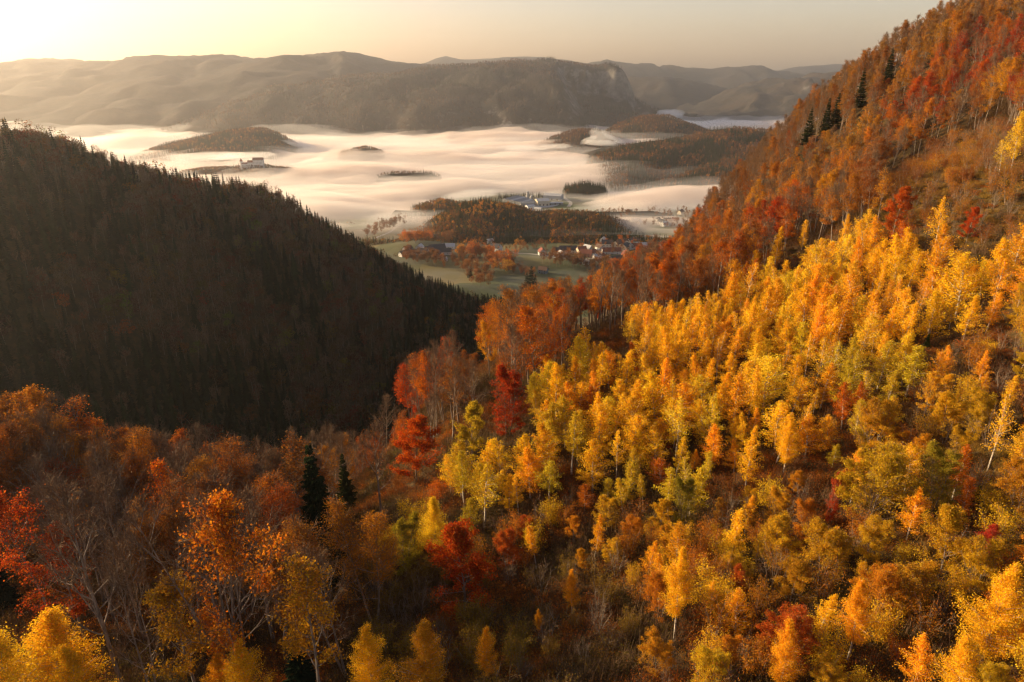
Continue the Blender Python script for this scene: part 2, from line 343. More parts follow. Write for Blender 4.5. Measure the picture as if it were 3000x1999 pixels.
# ------------------------------------------------------------------ tree geometry
def orth(D):
    D = D/np.maximum(np.linalg.norm(D, axis=1, keepdims=True), 1e-9)
    ref = np.where(np.abs(D[:, 2:3]) > 0.9, np.array([[1.0, 0, 0]]), np.array([[0, 0, 1.0]]))
    U = np.cross(D, ref); U /= np.maximum(np.linalg.norm(U, axis=1, keepdims=True), 1e-9)
    return U, np.cross(D, U)
def tubes(segs, k=5):
    if not len(segs): return np.zeros((0, 3)), np.zeros((0, 4), int)
    S = np.array(segs, float); A, B, ra, rb = S[:, :3], S[:, 3:6], S[:, 6], S[:, 7]
    U, W_ = orth(B-A); an = np.arange(k)*2*math.pi/k; n = len(S)
    c = np.cos(an)[None, :, None]; s_ = np.sin(an)[None, :, None]
    ring = U[:, None]*c+W_[:, None]*s_
    V = np.concatenate([A[:, None]+ring*ra[:, None, None], B[:, None]+ring*rb[:, None, None]], 1).reshape(-1, 3)
    i = np.arange(k); f = np.stack([i, (i+1) % k, (i+1) % k+k, i+k], 1)
    F = (np.arange(n)*2*k)[:, None, None]+f[None]
    return V, F.reshape(-1, 4)
def ribbons(segs, rs):
    if not len(segs): return np.zeros((0, 3)), np.zeros((0, 4), int)
    S = np.array(segs, float); A, B, ra, rb = S[:, :3], S[:, 3:6], S[:, 6:7], S[:, 7:8]
    U, W_ = orth(B-A); a = rs.uniform(0, math.pi, (len(S), 1)); U = U*np.cos(a)+W_*np.sin(a)
    V = np.stack([A-U*ra, A+U*ra, B+U*rb, B-U*rb], 1).reshape(-1, 3)
    F = (np.arange(len(S))*4)[:, None]+np.arange(4)[None]; return V, F
def quads(C, size, rs, flat=0.0, asp=0.7):
    n = len(C)
    if n == 0: return np.zeros((0, 3)), np.zeros((0, 4), int)
    D = rs.normal(size=(n, 3)); D[:, 2] *= (1-flat); D /= np.linalg.norm(D, axis=1, keepdims=True)
    E = rs.normal(size=(n, 3)); E -= D*(E*D).sum(1, keepdims=True); E /= np.linalg.norm(E, axis=1, keepdims=True)
    s = (np.asarray(size)*rs.uniform(0.6, 1.35, n))[:, None]*0.5
    V = np.stack([C-D*s, C-E*s*asp, C+D*s, C+E*s*asp], 1).reshape(-1, 3)
    return V, (np.arange(n)*4)[:, None]+np.arange(4)[None]
def build(name, parts):
    """parts: (V, F, material)"""
    Vs, Fs, mi, mats, o = [], [], [], [], 0
    for V, F, m in parts:
        if not len(V): continue
        if m not in mats: mats.append(m)
        Vs.append(V); Fs.append(F+o); mi.append(np.full(len(F), mats.index(m))); o += len(V)
    return mesh_np(name, np.concatenate(Vs), Fs, mats, np.concatenate(mi))
def path(rs, p, d, L, n, wander=0.1, trop=0.0, droop=0.0):
    pts = [np.array(p, float)]; d = np.array(d, float); d /= np.linalg.norm(d)
    for i in range(n):
        d = d+rs.normal(size=3)*wander+np.array([0, 0, trop-droop*i/n]); d /= np.linalg.norm(d)
        pts.append(pts[-1]+d*L/n)
    return np.array(pts), d
def segs_of(pts, r0, r1):
    n = len(pts)-1; r = np.linspace(r0, r1, n+1)
    return [[*pts[i], *pts[i+1], r[i], r[i+1]] for i in range(n)]
def on(pts, t):
    x = t*(len(pts)-1); i = min(int(x), len(pts)-2); return pts[i]+(pts[i+1]-pts[i])*(x-i)
def dirv(az, tilt): return np.array([math.cos(az)*math.sin(tilt), math.sin(az)*math.sin(tilt), math.cos(tilt)])

def birch_mesh(seed, h=12.0, wid=1.0, n_br=60, leaf=0.21, dens=1.0, low=0.2, lean=0.0):
    rs = np.random.default_rng(seed); tr, _ = path(rs, (0, 0, -0.6), (lean, 0, 1), h+0.6, 9, 0.025, 0.02)
    big = segs_of(tr, 0.13*h/12, 0.015); tw = []; C = []; q_ = rs.uniform(-1, 1, 3)
    pv = [0.55+0.2*q_[0], 0.95, 1.0, 0.74+0.14*q_[1], 0.38+0.16*q_[2], 0.10]
    for i in range(n_br):
        zf = low+(0.985-low)*(i+rs.uniform())/n_br; st = on(tr, zf)
        k = (zf-low)/(1-low)
        prof = np.interp(k, [0, 0.15, 0.35, 0.6, 0.85, 1], pv)*(0.8+0.4*vnoise(np.array(k*4.0), np.array(i*0.382 % 1*3.0), seed))
        L = 2.25*wid*h/12*prof*rs.choice([0.6, 0.85, 1.0, 1.2], p=[.2, .3, .3, .2])*rs.uniform(0.85, 1.15)
        az = i*2.4+rs.normal()*0.5; tilt = R(np.interp(k, [0, 1], [66, 24]))+rs.normal()*0.12
        bp, _ = path(rs, st, dirv(az, tilt), L, 4, 0.08, 0.10, 0.22)
        big += segs_of(bp, 0.012+0.016*L/2, 0.006)
        n = int((14+62*L/2.0)*dens)
        t = rs.uniform(0.12, 1.0, n)**0.8
        idx = t*4; ii = np.minimum(idx.astype(int), 3); base = bp[ii]+(bp[ii+1]-bp[ii])*(idx-ii)[:, None]
        # hanging twiglets: leaves gather in small clumps
        m = max(3, n//9); cl = rs.integers(0, n, m); pick = cl[rs.integers(0, m, n)]
        off = rs.normal(size=(n, 3))*np.array([0.15, 0.15, 0.17])*(0.75+0.3*L)
        pos = np.where(rs.uniform(size=(n, 1)) < 0.6, base[pick], base)+off; pos[:, 2] -= rs.uniform(0, 0.28, n)
        C.append(pos)
    C = np.concatenate(C)
    tv, tf = tubes(big, 5); lv, lf = quads(C, leaf, rs)
    return build('birch_trunk', [(tv, tf, M_BIRCH)]), build('birch_crown', [(lv, lf, M_LEAF)])

def wood_mesh(seed, h=24.0, spread=1.0, low=0.35, n_l=20, leaf_n=5000, leaf=0.30, leafy=(1.0, 0.15), bark=None, twig_w=0.02, fork=False, stems=1, up=0.10, twn=6, kind='beech'):
    """tall broadleaf: trunk, ascending limbs, branches, twigs; leaves thin out towards the top when leafy=(low, high)"""
    rs = np.random.default_rng(seed); big = []; med = []; tw = []; ends = []
    for s_ in range(stems):
        az0 = rs.uniform(0, 6.28); hh = h*rs.uniform(0.82, 1.0) if s_ else h
        d0 = dirv(az0, 0.0 if stems == 1 else 0.13)
        tr, _ = path(rs, (0.25*math.cos(az0)*(stems > 1), 0.25*math.sin(az0)*(stems > 1), -0.8), d0, hh+0.8, 10, 0.035, 0.03)
        r0 = 0.0115*hh if stems == 1 else 0.0085*hh
        big += segs_of(tr, r0, 0.02)
        for i in range(n_l):
            zf = low+(0.98-low)*((i+rs.uniform())/n_l)**0.85; k = (zf-low)/(1-low); st = on(tr, zf)
            L = 0.235*h*spread*np.interp(k, [0, 0.25, 0.6, 1], [0.75, 1.0, 0.72, 0.22])*rs.uniform(0.7, 1.2)
            az = i*2.4+rs.normal()*0.6; tilt = R(np.interp(k, [0, 1], [58, 22]))+rs.normal()*0.15
            lp, _ = path(rs, st, dirv(az, tilt), L, 5, 0.10, up)
            big += segs_of(lp, r0*0.34*(1-0.5*k), 0.018)
            nb = 6
            for j in range(nb):
                t = 0.25+0.75*(j+rs.uniform())/nb; q = on(lp, min(t, 1)); dd = lp[-1]-lp[0]; dd = dd/np.linalg.norm(dd)
                d2 = dd+rs.normal(size=3)*0.55; Lb = L*rs.uniform(0.25, 0.5)
                bp, _ = path(rs, q, d2, Lb, 3, 0.12, up*1.2)
                med += segs_of(bp, 0.035*h/24, 0.012)
                for m in range(twn):
                    q2 = on(bp, rs.uniform(0.2, 1)); d3 = (bp[-1]-bp[0]); d3 = d3/np.linalg.norm(d3)+rs.normal(size=3)*0.5
                    d3 = d3/np.linalg.norm(d3)+np.array([0, 0, up]); Lt = rs.uniform(0.5, 1.3)*h/24
                    e = q2+d3*Lt; tw.append([*q2, *e, twig_w, twig_w*0.5]); ends.append((q2+e)/2)
                    for _k in range(2):
                        q3 = q2+(e-q2)*rs.uniform(0.3, 1); d4 = d3+rs.normal(size=3)*0.5
                        tw.append([*q3, *(q3+d4*Lt*0.5), twig_w*0.7, twig_w*0.3])
    tv, tf = tubes(big, 5); parts = []
    mv, mf = ribbons(med, rs); mv2, mf2 = ribbons(med, rs)
    wv, wf = ribbons(tw, rs); parts += [(mv, mf, bark or M_BEECH), (mv2, mf2, bark or M_BEECH), (wv, wf, M_TWIG)]
    if leaf_n:
        E = np.array(ends); zf = np.clip((E[:, 2]/h-low*0.8)/(1-low*0.8), 0, 1); w = leafy[0]*(1-zf)+leafy[1]*zf
        w = w*(0.25+vnoise(E[:, 0]/2.2+seed, E[:, 2]/2.2+E[:, 1]/3, seed)**2*2.2); w = w/w.sum()
        idx = rs.choice(len(E), leaf_n, p=w)
        C = E[idx]+rs.normal(size=(leaf_n, 3))*np.array([0.42, 0.42, 0.2])*h/24*1.15
        lv, lf = quads(C, leaf, rs, 0.35); parts.append((lv, lf, M_LEAF))
    return build(kind+'_trunk', [(tv, tf, bark or M_BEECH)]), build(kind+'_crown', parts)

def bush_mesh(seed, h=5.0, rad=2.6, stems=9, leaf_n=2600, leaf=0.26, bark=None, sparse=0.0, twig_w=0.012):
    rs = np.random.default_rng(seed); big = []; tw = []; ends = []
    for i in range(stems):
        az = i*6.283/stems+rs.normal()*0.3; tilt = rs.uniform(0.05, 0.5)*rad/2.6
        p, _ = path(rs, (0.12*math.cos(az), 0.12*math.sin(az), -0.3), dirv(az, tilt), h*rs.uniform(0.75, 1.0), 6, 0.07, 0.05)
        big += segs_of(p, 0.045*h/5, 0.012)
        for j in range(9):
            q = on(p, rs.uniform(0.25, 1)); d = (p[-1]-p[0])/h+rs.normal(size=3)*0.65; d[2] = abs(d[2])
            L = rs.uniform(0.6, 1.5)*h/5; b, _ = path(rs, q, d, L, 3, 0.12, 0.08)
            big += segs_of(b, 0.014*h/5, 0.006)
            for m in range(5):
                q2 = on(b, rs.uniform(0.2, 1)); d3 = (b[-1]-b[0])/L+rs.normal(size=3)*0.6; e = q2+d3*rs.uniform(0.3, 0.6)*h/5
                tw.append([*q2, *e, twig_w, twig_w*0.5]); ends.append(e); ends.append(q2)
    tv, tf = tubes(big, 4); wv, wf = ribbons(tw, rs); parts = [(wv, wf, M_TWIG)]
    if leaf_n:
        E = np.array(ends); idx = rs.integers(0, len(E), leaf_n); C = E[idx]+rs.normal(size=(leaf_n, 3))*0.17*h/5*1.5
        lv, lf = quads(C, leaf, rs); parts.append((lv, lf, M_LEAF))
    return build('bush_stems', [(tv, tf, bark or M_BEECH)]), build('bush_crown', parts)

def spruce_mesh(seed, h=20.0, rad=3.2, levels=30, low=0.08, per=7, sp=9, q=1.0):
    rs = np.random.default_rng(seed); tr = [[0, 0, -0.8, 0, 0, h*0.97, 0.012*h, 0.02]]; A = []; seg = []
    for i in range(levels):
        k = (i+rs.uniform(-0.3, 0.3))/levels; k = min(max(k, 0), 0.99); z = h*(low+(1-low)*k)
        L = rad*(1-k)**0.85*rs.uniform(0.75, 1.1)+0.18
        for j in range(per):
            az = j*6.283/per+i*0.7+rs.normal()*0.2; Lb = L*rs.uniform(0.6, 1.15)
            d = dirv(az, R(np.interp(k, [0, 1], [98, 55]))+rs.normal()*0.08)
            p, _ = path(rs, (0, 0, z), d, Lb, 3, 0.04, 0.06)
            seg += segs_of(p, 0.03, 0.01)
            n = max(3, int(sp*Lb/rad*1.3)+2); side = np.cross(d, [0, 0, 1.0]); side /= np.linalg.norm(side)
            for m in range(n):
                t = 0.12+0.88*(m+rs.uniform())/n; c = on(p, t); w = (1.05-t)*0.42*Lb*rs.uniform(0.6, 1.2)+0.16
                for sg in (-1, 1):
                    e = c+side*sg*w+d*w*0.55+np.array([0, 0, -0.30*w-0.12]); wd = 0.17*q*(0.8+0.4*rs.uniform())*(1+0.12*rad)
                    ax = np.array([d[0], d[1], -0.2])
                    A.append(np.stack([c-ax*wd, c+ax*wd, e+ax*wd*0.35+np.array([0, 0, -0.1]), e-ax*wd*0.4]))
    V = np.concatenate(A); F = np.arange(len(V)).reshape(-1, 4)
    rv, rf = ribbons(seg, rs); tv, tf = tubes(tr, 6)
    return build('spruce_trunk', [(tv, tf, M_DARKB)]), build('spruce_crown', [(V, F, M_NEEDLE), (rv, rf, M_DARKB)])

def far_spruce(seed, h=20, rad=2.7, levels=13, per=7):
    rs = np.random.default_rng(seed); A = []
    for i in range(levels):
        k = i/levels; z = h*(0.06+0.92*k); L = rad*(1-k)**0.9*rs.uniform(0.8, 1.1)+0.25
        for j in range(per):
            az = j*6.283/per+i*0.45+rs.normal()*0.2; l = L*rs.uniform(0.65, 1.2); w = 0.5*l+0.2
            d = np.array([math.cos(az), math.sin(az), 0]); s = np.array([-d[1], d[0], 0]); c = np.array([0, 0, z])
            mid = c+d*l*0.6+np.array([0, 0, -0.12*l]); tip = c+d*l+np.array([0, 0, -0.42*l])
            A.append(np.stack([c+[0, 0, 0.9], mid-s*w*0.6, tip, mid+s*w*0.6]))
    A.append(np.array([[0.35, 0, h*0.9], [0, 0, h*1.03], [-0.35, 0, h*0.9], [0, 0.2, h*0.85]])); 
    V = np.concatenate(A); tv, tf = tubes([[0, 0, -0.8, 0, 0, h*0.9, 0.2, 0.05]], 4)
    return build('far_spruce', [(V, np.arange(len(V)).reshape(-1, 4), M_NEEDLE), (tv, tf, M_DARKB)])
def far_broad(seed, h=18, rad=3.8, n=230, size=0.95, bare=0.3, low=0.28, bark=None, stem=0.16):
    rs = np.random.default_rng(seed)
    blobs = [(rs.normal(size=3)*np.array([rad*0.38, rad*0.38, h*0.17])+np.array([0, 0, h*(0.5+0.5*low)]), rs.uniform(0.3, 0.55)) for _ in range(9)]
    C = []
    for k in range(n):
        b, s = blobs[rs.integers(0, 9)]; v = rs.normal(size=3); v /= np.linalg.norm(v); C.append(b+v*np.array([rad, rad, h*0.26])*s*rs.uniform(0.55, 1.05))
    C = np.array(C); k = int(n*(1-bare)); lv, lf = quads(C[:k], size, rs, 0.0, 0.75)
    tr, _ = path(rs, (0, 0, -0.8), (0, 0, 1), h*0.92, 5, 0.04, 0.03); seg = segs_of(tr, stem, 0.04)
    tw = []
    for i in range(16):
        p = on(tr, rs.uniform(0.35, 1)); d = dirv(rs.uniform(0, 6.28), rs.uniform(0.3, 0.9)); e = p+d*rs.uniform(1.5, 4)*h/18; tw.append([*p, *e, 0.07, 0.03])
    for c in C[k:]:
        d = rs.normal(size=3)*0.5+np.array([0, 0, 0.9]); tw.append([*(c-d*0.9), *(c+d*0.9), 0.10, 0.05])
    tv, tf = tubes(seg, 4); wv, wf = ribbons(tw, rs)
    return build('far_broadleaf', [(lv, lf, M_LEAF), (tv, tf, bark or M_BEECH), (wv, wf, M_TWIG)])

# colours of leaves (linear albedo)
GOLD = (0.84, 0.51, 0.024); AMBER = (0.82, 0.42, 0.022); LEMON = (0.80, 0.57, 0.035); OLIVE = (0.34, 0.27, 0.025); GREEN = (0.13, 0.15, 0.02)
ORANGE = (0.55, 0.165, 0.014); RED = (0.48, 0.088, 0.012); CRIM = (0.42, 0.058, 0.012); RUST = (0.32, 0.11, 0.022); BROWN = (0.16, 0.075, 0.028)
SPRUCE = (0.020, 0.030, 0.012); SPRUCE2 = (0.035, 0.045, 0.014)
def jit(c, a=0.12):
    v = random.uniform(1-a, 1+a); return tuple(min(0.9, max(0.003, x*v*random.uniform(1-a*0.5, 1+a*0.5))) for x in c)
def mixc(a, b, t): return tuple(x*(1-t)+y*t for x, y in zip(a, b))

# ------------------------------------------------------------------ instancing helpers
def tree_copy(proto, name, loc, scale, rot, tint, label, cat, group=None, tilt=(0, 0)):
    """one thing: Empty at the foot > trunk, crown"""
    o = bpy.data.objects.new(name, None); COL.objects.link(o); o.empty_display_size = 0.5
    o.location = loc; o.rotation_euler = (tilt[0], tilt[1], rot); o.scale = scale if isinstance(scale, tuple) else (scale,)*3
    prop(o, label, cat, group)
    for part, me in zip(('trunk', 'crown'), proto):
        c = bpy.data.objects.new(part, me); COL.objects.link(c); c.parent = o; c['tint'] = [float(v) for v in tint]
    return o
def one_copy(me, name, loc, scale, rot, tint, label, cat, group=None):
    o = bpy.data.objects.new(name, me); COL.objects.link(o); o.location = loc; o.rotation_euler = (0, 0, rot)
    o.scale = scale if isinstance(scale, tuple) else (scale,)*3; o['tint'] = [float(v) for v in tint]; prop(o, label, cat, group); return o
def scatter(name, protos, pts, rots, scls, idx, tints, label, cat):
    """one uncountable mass: geometry-node instances of the prototypes on a point cloud"""
    src = bpy.data.collections.new(name+'_kinds')
    for k, p in enumerate(protos):
        ms = p if isinstance(p, tuple) else (p,)
        if len(ms) > 1:
            me = join_meshes(ms)
        else: me = ms[0]
        src.objects.link(bpy.data.objects.new('%s_%02d' % (name, k), me))
    me = bpy.data.meshes.new(name); n = len(pts); me.vertices.add(n); me.vertices.foreach_set('co', np.asarray(pts, np.float32).ravel())
    a = me.attributes.new('rot', 'FLOAT_VECTOR', 'POINT'); a.data.foreach_set('vector', np.asarray(rots, np.float32).ravel())
    a = me.attributes.new('scl', 'FLOAT_VECTOR', 'POINT'); a.data.foreach_set('vector', np.asarray(scls, np.float32).ravel())
    a = me.attributes.new('idx', 'INT', 'POINT'); a.data.foreach_set('value', np.asarray(idx, np.int32))
    a = me.attributes.new('tint', 'FLOAT_VECTOR', 'POINT'); a.data.foreach_set('vector', np.asarray(tints, np.float32).ravel())
    o = link(name, me); ng = bpy.data.node_groups.new(name, 'GeometryNodeTree')
    ng.interface.new_socket('Geometry', in_out='INPUT', socket_type='NodeSocketGeometry'); ng.interface.new_socket('Geometry', in_out='OUTPUT', socket_type='NodeSocketGeometry')
    gi = ng.nodes.new('NodeGroupInput'); go = ng.nodes.new('NodeGroupOutput'); ip = ng.nodes.new('GeometryNodeInstanceOnPoints')
    ci = ng.nodes.new('GeometryNodeCollectionInfo'); ci.inputs['Collection'].default_value = src; ci.inputs['Separate Children'].default_value = True; ci.inputs['Reset Children'].default_value = True
    def na(t, nm):
        q = ng.nodes.new('GeometryNodeInputNamedAttribute'); q.data_type = t; q.inputs['Name'].default_value = nm; return q.outputs['Attribute']
    ng.links.new(gi.outputs[0], ip.inputs['Points']); ng.links.new(ci.outputs[0], ip.inputs['Instance']); ip.inputs['Pick Instance'].default_value = True
    ng.links.new(na('INT', 'idx'), ip.inputs['Instance Index']); ng.links.new(na('FLOAT_VECTOR', 'rot'), ip.inputs['Rotation']); ng.links.new(na('FLOAT_VECTOR', 'scl'), ip.inputs['Scale'])
    ng.links.new(ip.outputs[0], go.inputs[0]); md = o.modifiers.new('scatter', 'NODES'); md.node_group = ng
    prop(o, label, cat, kind='stuff'); return o
def join_meshes(ms):
    Vs, Fs, mi, mats, o = [], [], [], [], 0
    for m in ms:
        V = np.empty(len(m.vertices)*3, np.float32); m.vertices.foreach_get('co', V); L = np.empty(len(m.loops), np.int32); m.loops.foreach_get('vertex_index', L)
        I = np.empty(len(m.polygons), np.int32); m.polygons.foreach_get('material_index', I)
        for q in m.materials:
            if q not in mats: mats.append(q)
        mp = np.array([mats.index(q) for q in m.materials]); Vs.append(V.reshape(-1, 3)); Fs.append(L.reshape(-1, 4)+o); mi.append(mp[I]); o += len(m.vertices)
    return mesh_np(ms[0].name+'_joined', np.concatenate(Vs), Fs, mats, np.concatenate(mi))

# ------------------------------------------------------------------ prototypes
BIRCH = [birch_mesh(100+i, 12, w, nb, 0.175, d*1.3, lo) for i, (w, nb, d, lo) in enumerate([(1.0, 64, 1.0, 0.2), (1.35, 62, 1.0, 0.2), (1.1, 46, 0.45, 0.3), (0.7, 50, 0.9, 0.38), (1.3, 56, 0.8, 0.12), (0.85, 60, 1.0, 0.26), (1.15, 66, 1.0, 0.15), (0.95, 58, 0.85, 0.3), (0.75, 60, 1.0, 0.22), (1.05, 64, 1.1, 0.2), (0.9, 50, 0.6, 0.34), (1.25, 70, 1.0, 0.18)])]
BIRCH_NEAR = [birch_mesh(130+i, 12, w, 110, 0.105, 3.6, lo) for i, (w, lo) in enumerate([(1.25, 0.16), (1.05, 0.24), (0.9, 0.34)])]
BEECH = [wood_mesh(200+i, 24, s, lo, nl, ln, 0.30, lf, fork=f, stems=st) for i, (s, lo, nl, ln, lf, f, st) in enumerate([
    (1.0, 0.30, 20, 5200, (1.0, 0.25), False, 1), (0.9, 0.42, 18, 3600, (1.0, 0.05), False, 1), (1.15, 0.25, 20, 6200, (1.0, 0.5), False, 1), (0.8, 0.35, 18, 2600, (1.0, 0.1), False, 1), (1.0, 0.3, 20, 5600, (0.8, 0.9), False, 1), (0.95, 0.38, 14, 4200, (1.0, 0.3), False, 2)])]
BARE = [wood_mesh(240+i, 24, s, lo, nl, ln, 0.26, (1, 0.2), stems=st, up=up, twn=8) for i, (s, lo, nl, ln, st, up) in enumerate([
    (1.0, 0.35, 22, 0, 1, 0.14), (0.8, 0.4, 20, 350, 1, 0.18), (1.1, 0.28, 16, 0, 2, 0.12), (0.9, 0.32, 22, 500, 1, 0.15), (1.0, 0.3, 12, 0, 3, 0.12)])]
ROUND = [wood_mesh(270+i, 10, s, 0.12, 24, int(ln*2.2), 0.14, (1.0, 1.0), stems=st, up=0.08, kind='maple', twig_w=0.012) for i, (s, ln, st) in enumerate([(1.5, 11000, 1), (1.35, 9000, 2), (1.7, 12000, 2)])]
BUSH = [bush_mesh(300+i, 5, r, st, int(ln*1.9), 0.15) for i, (r, st, ln) in enumerate([(2.6, 9, 2200), (2.2, 7, 1500), (3.0, 10, 3000), (2.0, 6, 700), (2.4, 8, 250), (1.6, 6, 0), (2.2, 8, 0)])]
BEECH_NEAR = [wood_mesh(220+i, 24, s, lo, 20, int(ln*1.8), 0.155, lf, stems=st, twn=9) for i, (s, lo, ln, lf, st) in enumerate([(1.0, 0.28, 14000, (1.0, 0.3), 1), (1.1, 0.25, 11000, (1.0, 0.1), 1), (0.95, 0.3, 13000, (1.0, 0.5), 2)])]
SPR = [spruce_mesh(400+i, 20, r) for i, r in enumerate([3.2, 2.7, 3.6])]
SPR_MID = [spruce_mesh(410+i, 20, r, levels=20, per=6, sp=5, q=1.7) for i, r in enumerate([3.7, 3.0, 4.2, 3.4])]
FSPR = [far_spruce(420+i, 20, r) for i, r in enumerate([3.5, 3.0, 4.0])]
FBRD = [far_broad(430+i, 18, r, n, sz, b) for i, (r, n, sz, b) in enumerate([(4.4, 330, 0.85, 0.25), (3.8, 280, 0.8, 0.45), (4.8, 420, 0.85, 0.08), (3.8, 260, 0.8, 0.75)])]
FBRD_S = [far_broad(440+i, 16, r, n, sz, b, low=0.08) for i, (r, n, sz, b) in enumerate([(4.0, 90, 1.6, 0.05), (3.6, 80, 1.5, 0.2), (4.6, 110, 1.6, 0.0)])]
FSPR_S = [far_spruce(450+i, 19, r, 9, 6) for i, r in enumerate([3.6, 3.1])]

# ------------------------------------------------------------------ where a picked spot of the photo meets the ground
def proj(x, y, z):
    c, s = math.cos(PITCH), math.sin(PITCH); d = y*c-z*s; u = y*s+z*c
    return (512+FPX*x/d)/K, (341-FPX*u/d)/K, d
def hit(X, Y, fn, t0=20, t1=900):
    r = ray(X*K, Y*K); t = np.concatenate([np.arange(t0, 400, 1.0), np.arange(400, max(t1, 401), 4.0)])
    z = fn(r[0]*t, r[1]*t); b = np.where(r[2]*t < z)[0]
    if not len(b): return None
    tt = t[b[0]]; return np.array([r[0]*tt, r[1]*tt, float(z[b[0]])]), tt
def inside(poly, X, Y):
    poly = np.array(poly, float); x0, y0 = poly[:, 0], poly[:, 1]; x1, y1 = np.roll(x0, -1), np.roll(y0, -1)
    X = np.atleast_1d(X)[:, None]; Y = np.atleast_1d(Y)[:, None]
    c = ((y0 > Y) != (y1 > Y)) & (X < (x1-x0)*(Y-y0)/(y1-y0+1e-12)+x0); return c.sum(1) % 2 == 1
def poisson(x0, x1, y0, y1, d, rs, dens=None):
    """jittered grid with minimum spacing about d"""
    xs = np.arange(x0, x1, d); ys = np.arange(y0, y1, d*0.87); X, Y = np.meshgrid(xs, ys); X = X+(np.arange(len(ys)) % 2)[:, None]*d*0.5
    X = X+rs.uniform(-0.34, 0.34, X.shape)*d; Y = Y+rs.uniform(-0.34, 0.34, Y.shape)*d; return X.ravel(), Y.ravel()
